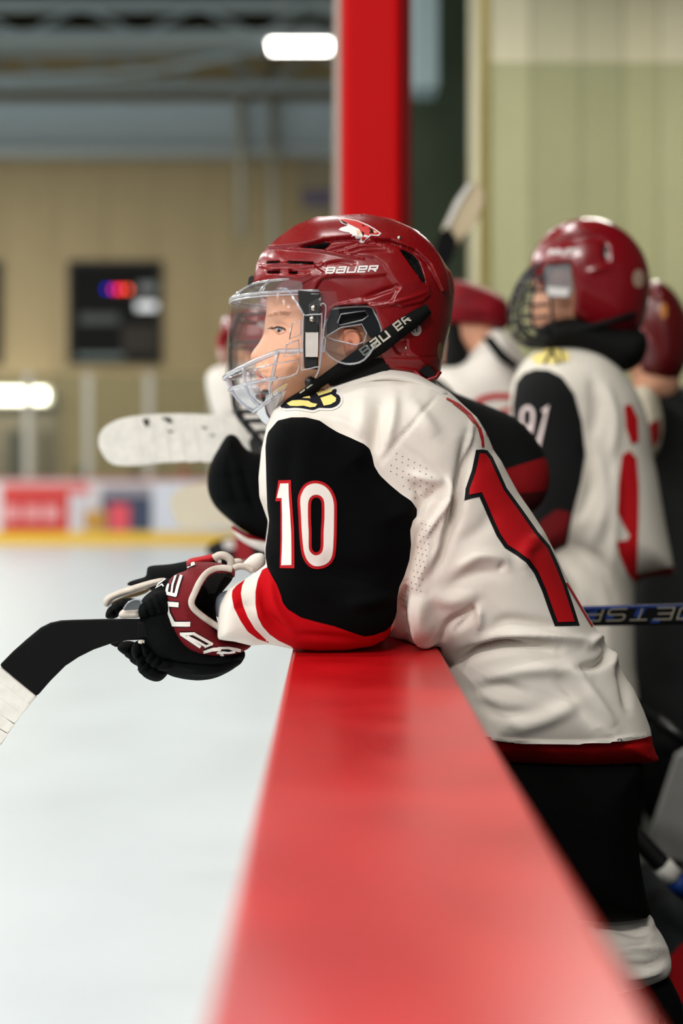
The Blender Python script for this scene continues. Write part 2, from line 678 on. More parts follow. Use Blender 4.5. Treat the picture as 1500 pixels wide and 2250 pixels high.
def puff(name, poly, D, T, R, m, parent=None, h=0.004, folds_=(), zones=None, smooth=1, p=2.0, n=4, label=None):
    """a padded shape: outline in pixels at depth D, half thickness T, edge rounding R"""
    pl = spl(poly, n) if n > 1 else np.asarray(poly, float)
    a = P(pl, D)
    lo, hi = a.min(0) - 4 * h, a.max(0) + 4 * h
    vol = Vol((lo[0], D - T - 4 * h, lo[1]), (hi[0], D + T + 4 * h, hi[1]), h)
    vol.add(vol.infl(a, D, T, R, p))
    v, q = vol.mesh(smooth)
    if len(folds_):
        v = folds(v, q, folds_)
    at = None
    if zones:
        pp = topx(v)
        at = {k: psdf(pp, np.asarray(z, float)) for k, z in zones.items()}
    o = mk(name, v, q, m, parent, attrs=at, label=label)
    return o, bvh(v, q)

# ------------------------------------------------------------------ palette
M_white = mat('jersey_white', (226, 220, 211), 0.85, 0.2, sheen=0.1, wave=(300, 0.12))
M_black = mat('black_cloth', (5, 6, 6), 0.9, 0.08, wave=(150, 0.2))
M_glove = mat('glove_black', (6, 8, 9), 0.85, 0.1, wave=(330, 0.6))
M_red = mat('red_cloth', (176, 12, 20), 0.8, 0.25, wave=(150, 0.25))
M_darkred = mat('maroon_cloth', (112, 12, 20), 0.75, 0.25, wave=(220, 0.35))
M_twill = mat('number_white_twill', (236, 230, 222), 0.75, 0.25)
M_twillred = mat('number_red_twill', (186, 12, 22), 0.7, 0.25)
M_twillblack = mat('number_black_twill', (16, 17, 20), 0.75, 0.2)
M_navy = mat('patch_navy', (14, 16, 30), 0.8, 0.2)
M_cream = mat('patch_cream', (236, 216, 130), 0.8, 0.2)
M_shell = mat('helmet_shell', (120, 9, 16), 0.3, 0.4, coat=0.1, noise=(60, 0.05))
M_plastic = mat('black_plastic', (14, 15, 16), 0.35, 0.5)
M_foam = mat('black_foam', (10, 11, 11), 0.8, 0.2)
M_steel = mat('screw_steel', (190, 185, 170), 0.25, 0.5, metal=1.0)
M_skin = mat('skin', (226, 168, 136), 0.5, 0.4, noise=(45, 0.05))
M_lens = clear('visor_lens', haze=0.03, gloss=0.10)
M_rim = clear('visor_rim', tint=(232, 234, 242), haze=0.26, gloss=0.2, rough=0.2)
M_print = mat('white_print', (232, 230, 228), 0.5, 0.4)
M_beige = mat('glove_trim_beige', (206, 196, 184), 0.75, 0.2, noise=(90, 0.12))
M_strap = mat('strap_webbing', (7, 8, 8), 0.8, 0.15, wave=(300, 0.3))
M_wire = mat('cage_wire', (34, 36, 40), 0.35, 0.5, metal=0.4)
M_stick = mat('stick_black', (6, 6, 7), 0.6, 0.12, noise=(40, 0.2))
M_tape = mat('stick_tape', (222, 220, 212), 0.85, 0.2, noise=(60, 0.08), bump=(120, 0.3))
# ================================================================== SETTING
M_ice = mat('ice', (202, 210, 215), 0.34, 0.3, noise=(1.3, 0.025))
M_ledge = mat('ledge_red_plastic', (194, 9, 18), 0.30, 0.6, noise=(9, 0.14))
M_board = mat('board_white', (225, 226, 226), 0.4, 0.4)
M_kick = mat('kickplate_yellow', (236, 190, 20), 0.45, 0.4)
M_pad = mat('post_pad_red', (198, 4, 10), 0.6, 0.12, bump=(160, 0.05))
M_padshade = mat('post_pad_shaded', (110, 10, 10), 0.6, 0.15)
M_tan = mat('wall_tan', (178, 160, 122), 0.8, 0.2, noise=(0.8, 0.05))
M_beam = mat('beam_grey', (186, 198, 200), 0.6, 0.3)
M_deck = mat('roof_deck', (120, 112, 88), 0.85, 0.2, noise=(0.5, 0.15))
M_truss = mat('truss_grey', (160, 174, 176), 0.6, 0.3)
M_winframe = mat('window_frame_dark', (40, 38, 32), 0.6, 0.3)
M_room = mat('room_dark', (20, 20, 20), 0.8, 0.2)
M_pale = mat('wall_pale', (196, 190, 160), 0.75, 0.2, noise=(1.2, 0.05))
M_greend = mat('wall_dark_green', (62, 72, 56), 0.8, 0.2, noise=(1.5, 0.12))
M_glass = clear('arena_glass', tint=(232, 235, 224), haze=0.05, gloss=0.03, rough=0.4, hazecol=(200, 204, 188))
M_glassf = clear('far_glass', tint=(236, 236, 224), haze=0.07, gloss=0.05, hazecol=(205, 205, 185))
M_stan = mat('stanchion_grey', (176, 172, 160), 0.5, 0.4)
M_rubber = mat('rubber_floor', (38, 40, 42), 0.7, 0.3, noise=(30, 0.2))
M_conc = mat('concrete', (150, 148, 142), 0.8, 0.2, noise=(3, 0.1))
M_lampon = mat('lamp_tube', (255, 255, 255), 0.4, 0.3, emit=((255, 250, 240), 14))
M_house = mat('lamp_housing', (190, 192, 192), 0.5, 0.4)

IX0, IX1, IY0, IY1 = -26.0, -0.045, -34.0, 24.0
struct(box('floor', (IX0, IX1, IY0, IY1, -0.06, 0.0), M_ice))
# ground the rest of the building stands on
struct(box('floor_concrete', (-34, 14, IY0, 32, -0.14, -0.065), M_conc))
FLOOR = 0.16
struct(box('floor_stands', (-34, 6, 24.16, 31.8, -0.064, 0.0), M_conc))
struct(box('floor_bench', (0.115, 6.0, -3.0, 12.0, -0.06, FLOOR), M_rubber))

# --- near boards with the red ledge
nb = thing('dasher_board', 'glossy red topped bench boards running from the foreground away between ice and players', 'boards', (0.04, 2, 0))
box('board_panel', (-0.042, 0.112, -2.5, 15.0, 0.0, 1.032), M_board, nb)
ledge = box('red_ledge', (-0.056, 0.140, -2.5, 4.62, 1.032, 1.07), M_ledge, nb, 0.006)
box('yellow_kickplate', (-0.046, -0.0421, -2.5, 15.0, 0.0, 0.2), M_kick, nb)
box('grey_cap', (-0.056, 0.12, 4.95, 15.0, 1.032, 1.07), M_board, nb, 0.005)

# --- padded post at the far end of the bench
post = thing('padded_post', 'tall bright red padded post standing on the boards behind the red helmets', 'post', (0.13, 4.7, 1.07))
po = box('pad', (0.024, 0.214, 4.5, 4.9, 1.07, 3.4), M_pad, post)
bev(po, 0.02, 3)
ps = box('shade_strip', (0.2145, 0.246, 4.52, 4.9, 1.07, 3.4), M_padshade, post)  # darker strip paints the shading on the pad's right side
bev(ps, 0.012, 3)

# --- clear panes standing on the side boards beyond the post
sg = thing('side_glass', 'clear glass pane edge just left of the red padded post', 'glass', (0.005, 9, 1.07))
for k, (a, b) in enumerate(((4.6, 6.9), (6.95, 9.3), (9.35, 11.7), (11.75, 14.9))):
    box('pane', (0.002, 0.014, a, b, 1.07, 2.95 if k else 3.3), M_glass, sg)
    box('pane_edge_strip', (-0.002, 0.018, a - 0.02, a, 1.07, 2.95 if k else 3.3), M_stan, sg)

# --- end boards (24 m off) with adverts, kickplate, glass
eb = thing('end_boards', 'advert covered white end boards with yellow kickplate across the far ice', 'boards', (-6, 24, 0))
D = 24.0
def adv(x0, y0, x1, y1, col, nm='advert_panel', th=0.012, pushed=0.0):
    a, b = px(x0, y0, D), px(x1, y1, D)
    return box(nm, (a[0], b[0], D - th - pushed, D - pushed, b[2], a[2]), mat('advert', col, 0.5, 0.3), eb)
box('board_panel', (-14, 2.5, D, D + 0.12, 0, 1.07), M_board, eb)
box('cap_rail', (-14, 2.5, D - 0.02, D + 0.15, 1.071, 1.11), mat('cap_rail_pink', (200, 120, 124), 0.5), eb)
box('yellow_kickplate', (-14, 2.5, D - 0.02, D - 0.001, 0, 0.2), M_kick, eb)
adv(-90, 1063, 4, 1168, (226, 222, 222))
adv(4, 1086, 152, 1168, (196, 34, 30))
adv(4, 1064, 196, 1085, (214, 92, 88))
for a, b in ((10, 42), (54, 86), (94, 130)):          # blurred white lettering
    adv(a, 1110, b, 1144, (225, 160, 160), 'advert_lettering', 0.01, 0.013)
adv(196, 1066, 222, 1168, (206, 200, 200))
adv(160, 1088, 194, 1168, (200, 198, 204))
adv(222, 1090, 334, 1168, (62, 70, 92))
adv(222, 1066, 334, 1089, (150, 142, 150))
adv(186, 1122, 232, 1166, (190, 140, 60), 'advert_mark', 0.01, 0.013)
adv(240, 1108, 284, 1166, (226, 84, 96), 'advert_mark', 0.01, 0.013)
adv(338, 1066, 470, 1168, (212, 216, 226))
adv(474, 1066, 640, 1168, (196, 204, 220))
fg = thing('end_glass', 'far row of clear glass panes above the advert boards', 'glass', (-6, 24.06, 1.11))
for k, xx in enumerate((-120, 60, 192, 326, 470, 620, 760)):
    x = px(xx, 0, D)[0]
    if k < 6:
        x2 = px((-120, 60, 192, 326, 470, 620, 760)[k + 1], 0, D)[0]
        box('pane', (x + 0.05, x2 - 0.05, D + 0.06, D + 0.072, 1.11, 2.88), M_glassf, fg)
    box('stanchion', (x - 0.06, x + 0.06, D + 0.03, D + 0.1, 1.11, 2.9), M_stan, fg)

# --- end wall of tan siding, its window, door and lamps
WD = 27.0
wl = struct(mk('wall_end', *bxv(-16, 6, WD + 0.03, WD + 0.25, 0, 9.6), M_tan, smooth=False))
x = -11.0
pv, pf = bxv(0, 0.94, -0.03, 0, 0, 7.3)
panel_me = None
while x < 2.5:
    if panel_me is None:
        o = mk('siding_panel', pv, pf, M_tan, wl, smooth=False)
        panel_me = o.data
    else:
        o = bpy.data.objects.new('siding_panel', panel_me)
        COL.objects.link(o)
        o.parent = wl
    o.location = (x, WD + 0.03, 0)
    x += 0.955

def window(n, x0, y0, x1, y1, label):
    a, b = px(x0, y0, WD), px(x1, y1, WD)
    w = thing('dark_window', label, 'window', ((a[0] + b[0]) / 2, WD - 0.05, b[2]))
    X0, X1, Z0, Z1 = a[0], b[0], b[2], a[2]
    t = 0.09
    v, f = join(bxv(X0, X0 + t, WD - 0.08, WD + 0.02, Z0, Z1), bxv(X1 - t, X1, WD - 0.08, WD + 0.02, Z0, Z1),
                bxv(X0 + t, X1 - t, WD - 0.08, WD + 0.02, Z1 - t, Z1), bxv(X0 + t, X1 - t, WD - 0.08, WD + 0.02, Z0, Z0 + t))
    mk('window_frame', v, f, M_winframe, w, smooth=False)
    box('dark_room', (X0 + t, X1 - t, WD - 0.03, WD - 0.012, Z0 + t, Z1 - t), M_room, w)
    return w, X0, X1, Z0, Z1
w1, X0, X1, Z0, Z1 = window(1, 150, 574, 356, 800, 'square dark window glowing red and blue in the tan end wall')
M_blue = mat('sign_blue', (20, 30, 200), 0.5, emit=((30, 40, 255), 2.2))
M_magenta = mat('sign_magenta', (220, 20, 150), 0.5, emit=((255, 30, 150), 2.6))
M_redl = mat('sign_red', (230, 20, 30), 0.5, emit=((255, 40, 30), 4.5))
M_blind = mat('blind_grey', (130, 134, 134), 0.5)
M_panerefl = mat('pane_reflection', (200, 200, 200), 0.5, emit=((215, 218, 220), 0.7))
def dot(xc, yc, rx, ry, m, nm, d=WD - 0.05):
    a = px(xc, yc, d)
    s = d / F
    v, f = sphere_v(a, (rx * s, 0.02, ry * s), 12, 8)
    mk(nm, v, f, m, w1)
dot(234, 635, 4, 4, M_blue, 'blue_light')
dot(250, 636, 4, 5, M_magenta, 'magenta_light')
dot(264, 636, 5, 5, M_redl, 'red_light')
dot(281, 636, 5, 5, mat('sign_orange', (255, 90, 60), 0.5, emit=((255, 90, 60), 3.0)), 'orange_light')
def pane_strip(x0, y0, x1, y1, m, nm):
    a, b = px(x0, y0, WD), px(x1, y1, WD)
    box(nm, (a[0], b[0], WD - 0.045, WD - 0.031, b[2], a[2]), m, w1)
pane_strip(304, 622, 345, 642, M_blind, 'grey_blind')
pane_strip(300, 664, 348, 682, M_panerefl, 'lamp_reflection')  # glowing strip stands in for a lamp reflected in the window
pane_strip(175, 690, 262, 712, mat('shelf_grey', (70, 76, 74), 0.6), 'grey_shelf')
pane_strip(170, 778, 272, 792, mat('sill_grey', (110, 126, 124), 0.6), 'grey_sill')
pane_strip(268, 715, 345, 778, mat('counter_brown', (44, 36, 26), 0.7), 'brown_counter')
window(2, -120, 574, 4, 800, 'dark window cut off by the left picture edge')

# wall lamp low on the left, door below it
a, b = px(-90, 857, WD - 0.4), px(100, 882, WD - 0.4)
lm = thing('wall_lamp', 'bright white fluorescent wall lamp low at the left edge above the glass door', 'lamp', (a[0], WD - 0.3, b[2]))
box('lamp_tube', (a[0], b[0], WD - 0.45, WD - 0.36, b[2], a[2]), M_lampon, lm)
box('lamp_housing', (a[0], b[0] + 0.1, WD - 0.358, WD - 0.01, b[2] - 0.05, a[2] + 0.05), M_house, lm)
dr = thing('glazed_door', 'pale framed double door with dark glass behind the far boards', 'door', (px(60, 1050, WD)[0], WD - 0.02, 0))
def dbox(x0, y0, x1, y1, m, nm, d0=0.1, d1=0.032):
    a, b = px(x0, y0, WD), px(x1, y1, WD)
    box(nm, (a[0], b[0], WD - d0, WD - d1, b[2], a[2]), m, dr)
M_dframe = mat('door_frame_grey', (150, 138, 126), 0.6, 0.3)
dbox(-60, 894, 128, 908, mat('door_header_dark', (70, 70, 56), 0.7), 'header')
dbox(-60, 908, 128, 946, M_dframe, 'transom', 0.12)
for x0, x1 in ((-30, 18), (54, 92), (118, 128)):
    dbox(x0, 946, x1, 1190, M_dframe, 'jamb', 0.12)
for x0, x1, c in ((18, 54, (42, 44, 38)), (92, 118, (86, 70, 44))):
    dbox(x0, 946, x1, 1190, mat('door_glass_dark', c, 0.3), 'glass', 0.08)

# things standing behind the far glass
def spectator(xc, top, w, col, label):
    d = 25.4
    a = px(xc, top, d)
    t = thing('person', label, 'person', (a[0], d, 0))
    hw = w * d / F
    vol = Vol((a[0] - 0.4, d - 0.3, 0.0), (a[0] + 0.4, d + 0.3, a[2] + 0.05), 0.035)
    vol.add(vol.ell((a[0], d, a[2] - 0.12), (0.09, 0.1, 0.12)))
    vol.add(vol.cap((a[0], d, a[2] - 0.2), (a[0], d, a[2] - 0.32), 0.05, 0.06), 0.03)
    vol.add(vol.cap((a[0] - 0.14, d, a[2] - 0.36), (a[0] + 0.14, d, a[2] - 0.36), 0.08, 0.08), 0.05)
    vol.add(vol.cap((a[0], d, a[2] - 0.4), (a[0], d, 0.75), 0.16, 0.15), 0.06)
    for s in (-1, 1):
        vol.add(vol.cap((a[0] + s * 0.09, d, 0.75), (a[0] + s * 0.1, d, 0.04), 0.09, 0.055), 0.04)
        vol.add(vol.cap((a[0] + s * 0.19, d, a[2] - 0.38), (a[0] + s * 0.24, d, a[2] - 0.85), 0.05, 0.035), 0.03)
    v, q = vol.mesh(1)
    mk('body', v, q, mat('dark_coat', col, 0.8, 0.2), t)
spectator(177, 1024, 20, (34, 34, 30), 'dark seated spectator behind the far boards right of the glazed door')
spectator(300, 1026, 20, (36, 36, 34), 'dark spectator behind the far boards below the white stick blade')
spectator(405, 1010, 20, (214, 130, 92), 'spectator in orange behind the far boards between the two white blades')

# --- big grey beam, roof deck and trusses over the far end
bm_ = thing('roof_beam', 'broad pale grey beam running across above the tan end wall', 'beam', (-5, 26.4, 7.0))
ya, yb = px(0, 333, 26.4)[2], px(0, 238, 26.4)[2]
box('web', (-16, 6, 26.3, 26.5, ya, yb), M_beam, bm_)
box('flange', (-16, 6, 26.1, 26.7, ya - 0.06, ya), M_beam, bm_)
box('flange', (-16, 6, 26.1, 26.7, yb, yb + 0.06), M_beam, bm_)
struct(box('ceiling', (-34, 14, -34, 32, 11.2, 11.3), M_deck))
struct(box('wall_upper_end', (-34, 14, 31.8, 31.95, -0.06, 11.2), mat('wall_brown', (112, 98, 66), 0.85, 0.2)))
struct(box('wall_left', (-34.2, -34, -34, 31.9, -0.06, 11.2), M_tan))
def truss(dist, ytop, ybot, tx, label):
    t = thing('roof_truss', label, 'truss', (-5, dist, px(0, ybot, dist)[2]))
    z1, z0 = px(0, ytop, dist)[2], px(0, ybot, dist)[2]
    for z in (z0, z1):
        box('chord', (-16, 8, dist - 0.08, dist + 0.08, z - tx, z + tx), M_truss, t)
    n = 0
    x = -12.0
    while x < 4:
        tube('web', [(x, dist, z0), (x + 0.9, dist, z1)], tx * 0.55, M_truss, t, 6)
        tube('web', [(x + 0.9, dist, z1), (x + 1.8, dist, z0)], tx * 0.55, M_truss, t, 6)
        x += 1.8
truss(22.0, 12, 80, 0.075, 'pale steel roof truss nearest the top left corner of the picture')
truss(25.2, 110, 190, 0.06, 'darker lower roof truss just above the grey beam')
pp_ = [px(-80, 172, 23), px(150, 166, 23), px(300, 156, 23), px(430, 136, 23), px(560, 104, 23), px(700, 50, 23)]
tag(tube('bent_pipe', spl(pp_, 5, False), 0.055, M_truss), 'pale bent pipe curving up to the right under the roof trusses', 'pipe')
# pale tubes imitating reflection streaks in glass, and a faded banner by the end wall
for i, (x_, y0, y1, lab) in enumerate(((525, 60, 520, 'thin pale vertical glass reflection left of the ceiling lamp'), (598, 110, 900, 'thin pale vertical glass reflection under the ceiling lamp'))):
    tag(tube('reflection_streak', [px(x_, y0, 26.0), px(x_ + 6, y1, 26.0)], 0.08, mat('streak_pale', (168, 164, 146), 0.6)), lab, 'reflection_streak')
bn = thing('wall_banner', 'faded purple and tan banner hanging beside the red post', 'banner', px(690, 480, 26.8))
slab('cloth', [(655, 300), (732, 290), (732, 480), (660, 470)], 26.8, 0.03, mat('banner_tan', (150, 138, 110), 0.8), bn)
slab('purple_mark', [(665, 310), (725, 300), (722, 345), (690, 352), (668, 345)], 26.77, 0.02, mat('banner_purple', (104, 92, 116), 0.8), bn)
slab('purple_mark', [(660, 420), (728, 415), (728, 455), (664, 450)], 26.77, 0.02, mat('banner_purple', (104, 96, 116), 0.8), bn)
# ceiling lamp in view
lc = (-0.5, 20.8, LAMP_Z)
cl = thing('ceiling_lamp', 'bright white ceiling lamp hanging left of the red post top', 'lamp', lc)
box('lamp_tube', (lc[0] - 0.43, lc[0] + 0.43, lc[1] - 0.17, lc[1] + 0.17, lc[2] + 0.02, lc[2] + 0.09), M_lampon, cl)
box('lamp_housing', (lc[0] - 0.46, lc[0] + 0.46, lc[1] - 0.2, lc[1] + 0.2, lc[2] + 0.092, lc[2] + 0.16), M_house, cl)
for s in (-0.3, 0.3):
    tube('hanger', [(lc[0] + s, lc[1], lc[2] + 0.16), (lc[0] + s, lc[1], 11.2)], 0.012, M_house, cl, 6)

# --- right side: pale panelled wall behind the bench end, glass in front
RW = 12.0
wr = struct(mk('wall_right', *bxv(px(1036, 0, RW)[0], 5.5, RW + 0.02, RW + 0.2, 0.16, 6.4), M_pale, smooth=False))
x = px(1036, 0, RW)[0]
pme = None
tones = [M_pale, mat('wall_pale_b', (182, 178, 150), 0.75, 0.2, noise=(1.2, 0.05)), mat('wall_pale_c', (204, 198, 170), 0.75, 0.2, noise=(1.2, 0.05))]
i = 0
for w_ in (0.16, 0.34, 0.42, 0.36, 0.30, 0.42, 0.36, 0.42, 0.36, 0.42, 0.4):
    box('wall_panel', (x, x + w_ - 0.012, RW - 0.02, RW + 0.02, 0.16, 6.4), tones[(i * 2 + i // 3) % 3], wr)
    x += w_
    i += 1
struct(box('wall_recess', (0.03, px(1036, 0, RW)[0] + 0.3, 15.5, 15.7, 0.0, 7.2), M_greend))
struct(box('wall_far_side', (5.5, 5.7, -3, 15, 0.0, 11.2), mat('wall_dark_side', (70, 72, 66), 0.8, 0.2)))
tag(box('pale_duct', (px(908, 0, 14)[0], px(962, 0, 14)[0], 14, 14.5, px(0, 190, 14)[2], 7.0), mat('duct_blue_grey', (150, 172, 176), 0.6), None), 'pale blue grey duct in the gap right of the red post', 'duct')
rg = thing('bench_glass', 'greenish glass screen with yellow edged post behind the bench players', 'glass', (1.2, 6.0, FLOOR))
gp = px(1066, 0, 6.0)[0]
GT = px(0, 137, 6.0)[2]
box('pane', (gp + 0.02, gp + 1.22, 6.0, 6.012, FLOOR + 0.9, GT), M_glass, rg)
box('pane', (gp + 1.24, gp + 2.6, 6.0, 6.012, FLOOR + 0.9, GT), M_glass, rg)
box('lower_panel', (gp - 0.02, gp + 2.6, 5.98, 6.05, FLOOR, FLOOR + 0.9), mat('screen_base_dark', (48, 54, 50), 0.7), rg)
box('post', (gp - 0.022, gp + 0.018, 5.97, 6.04, FLOOR, 3.5), mat('post_yellow', (176, 160, 92), 0.5, 0.4), rg)
# bench seat and low grey panel at the lower right
bs = thing('players_bench', 'dark wooden players bench behind the lower right legs', 'bench', (1.28, 3.6, FLOOR))
box('seat', (1.12, 1.45, 1.6, 5.6, 0.56, 0.61), mat('bench_wood', (58, 42, 30), 0.6, 0.3, noise=(8, 0.2)), bs, 0.008)
for y_ in (1.9, 3.5, 5.2):
    box('leg', (1.15, 1.4, y_, y_ + 0.06, FLOOR, 0.559), M_winframe, bs)
gpz = slab('grey_panel', [(1486, 1660), (1580, 1600), (1580, 1960), (1500, 1890), (1418, 1868)], 3.25, 0.03, mat('panel_grey', (150, 150, 146), 0.7, 0.3))
tag(gpz, 'light grey panel leaning behind the black pants at the right edge', 'panel')
bl_ = thing('fill_lamp', 'added fill lamp hanging over the ice edge behind the viewer', 'lamp', (FILL_LAMP[0], FILL_LAMP[1], FILL_LAMP[2] + 0.1))  # made-up fixture carrying the added fill light
box('lamp_housing', (FILL_LAMP[0] - 0.8, FILL_LAMP[0] + 0.8, FILL_LAMP[1] - 0.3, FILL_LAMP[1] + 0.1, FILL_LAMP[2] + 0.24, FILL_LAMP[2] + 0.3), M_house, bl_)
for s_ in (-0.6, 0.6):
    tube('hanger', [(FILL_LAMP[0] + s_, FILL_LAMP[1], FILL_LAMP[2] + 0.2), (FILL_LAMP[0] + s_, FILL_LAMP[1], 11.2)], 0.012, M_house, bl_, 6)
# ================================================================== MAIN PLAYER
KY = 2.0          # depth of the player's mid plane
SY = 1.865        # depth of the near arm
pl = thing('person', 'young hockey player in white, black and red number 10 jersey leaning on the red ledge', 'person', (0.36, KY, FLOOR))

# ---- jersey: torso and near sleeve in one cloth
torso = [(705, 858), (640, 872), (600, 903), (586, 940), (575, 990), (569, 1050), (571, 1092), (590, 1145), (640, 1230), (740, 1320),
         (850, 1392), (935, 1422), (962, 1440), (962, 1560), (968, 1668), (1110, 1668), (1180, 1672), (1270, 1674), (1350, 1670), (1437, 1658),
         (1426, 1636), (1419, 1612), (1414, 1582), (1400, 1545), (1380, 1500), (1358, 1458), (1334, 1420), (1308, 1386), (1286, 1352), (1256, 1300), (1230, 1250),
         (1207, 1200), (1186, 1160), (1160, 1120), (1132, 1080), (1110, 1040), (1096, 1012), (1080, 990), (1064, 952), (1044, 918), (1014, 890),
         (985, 862), (948, 836), (900, 820), (850, 818), (790, 828), (740, 846)]
sleeve = [(589, 949), (610, 924), (640, 917), (672, 917), (702, 924), (740, 948), (800, 976), (815, 992), (822, 1024), (838, 1046), (880, 1085),
          (906, 1102), (916, 1120), (913, 1138), (903, 1165), (904, 1197), (899, 1231), (888, 1266), (877, 1290), (873, 1317), (871, 1351),
          (862, 1380), (848, 1402), (818, 1418), (760, 1428), (700, 1430), (640, 1424), (590, 1414), (554, 1415), (520, 1404), (481, 1398),
          (482, 1360), (486, 1324), (496, 1304), (508, 1286), (536, 1274), (566, 1254), (584, 1240), (583, 1205), (590, 1150), (588, 1117), (585, 1063), (583, 983)]
vol = Vol((-0.165, 1.74, 0.895), (0.475, 2.235, 1.455), 0.0034)
tp = P(torso, KY)
# thickness: slim at the collar, full at chest and hips
zz = vol.z[None, :]; xx = vol.x[:, None]
Tt = 0.178 + 0 * xx + 0 * zz
Tt = Tt - 0.05 * sstep(1.36, 1.46, zz) * sstep(-0.02, 0.1, xx)
yct = KY + 0.0 * xx + 0.0 * zz
vol.add(vol.infl(tp, yct, Tt, 0.115, 2.3))
# far arm goes the same way on the other side
vol.add(vol.infl(P(sleeve, KY + 0.13), KY + 0.115, 0.06, 0.06, 2.2), 0.02)
spn = P(sleeve, SY)
cfw = sstep(px(610, 0, SY)[0], px(500, 0, SY)[0], xx) + 0 * zz
Ts = 0.074 - 0.012 * cfw
g = vol.infl(spn, SY - 0.018 * cfw, Ts, 0.062 - 0.040 * cfw, 2.2)
vol.add(g, 0.012)
# the cloth stops at the ledge
zl = 1.0705
lx = 0.1425
X, Z = vol.x[:, None, None], vol.z[None, None, :]
led = np.maximum(X - lx, Z - zl)              # <0 inside the ledge block
vol.cut(np.broadcast_to(-led, vol.f.shape))
jv, jq = vol.mesh(1)
blackz = [(589, 949), (610, 924), (640, 917), (672, 917), (702, 924), (722, 938), (742, 950), (770, 962), (800, 976), (812, 986), (818, 1004), (822, 1024), (834, 1044), (855, 1064),
          (880, 1085), (904, 1101), (916, 1119), (915, 1135), (907, 1144), (901, 1165), (903, 1197), (899, 1231), (888, 1266), (877, 1290), (872, 1317),
          (871, 1351), (861, 1373), (848, 1386), (821, 1396), (800, 1399), (773, 1390), (733, 1376), (693, 1366), (661, 1357), (632, 1339), (621, 1325),
          (617, 1309), (608, 1285), (597, 1266), (587, 1246), (583, 1223), (583, 1205), (588, 1170), (591, 1143), (587, 1117), (585, 1063), (583, 983), (585, 962)]
redz = [(587, 1246), (576, 1252), (566, 1274), (561, 1300), (561, 1330), (566, 1356), (576, 1376), (592, 1394), (612, 1408), (640, 1421), (660, 1445),
        (760, 1445), (846, 1430), (858, 1388), (864, 1345), (760, 1330), (640, 1280)]
stripez = [(538, 1268), (540, 1272), (520, 1286), (510, 1298), (509, 1312), (514, 1336), (528, 1364), (544, 1388), (566, 1404), (590, 1413), (596, 1416),
           (580, 1402), (560, 1382), (544, 1356), (533, 1328), (529, 1304), (532, 1286), (540, 1270)]
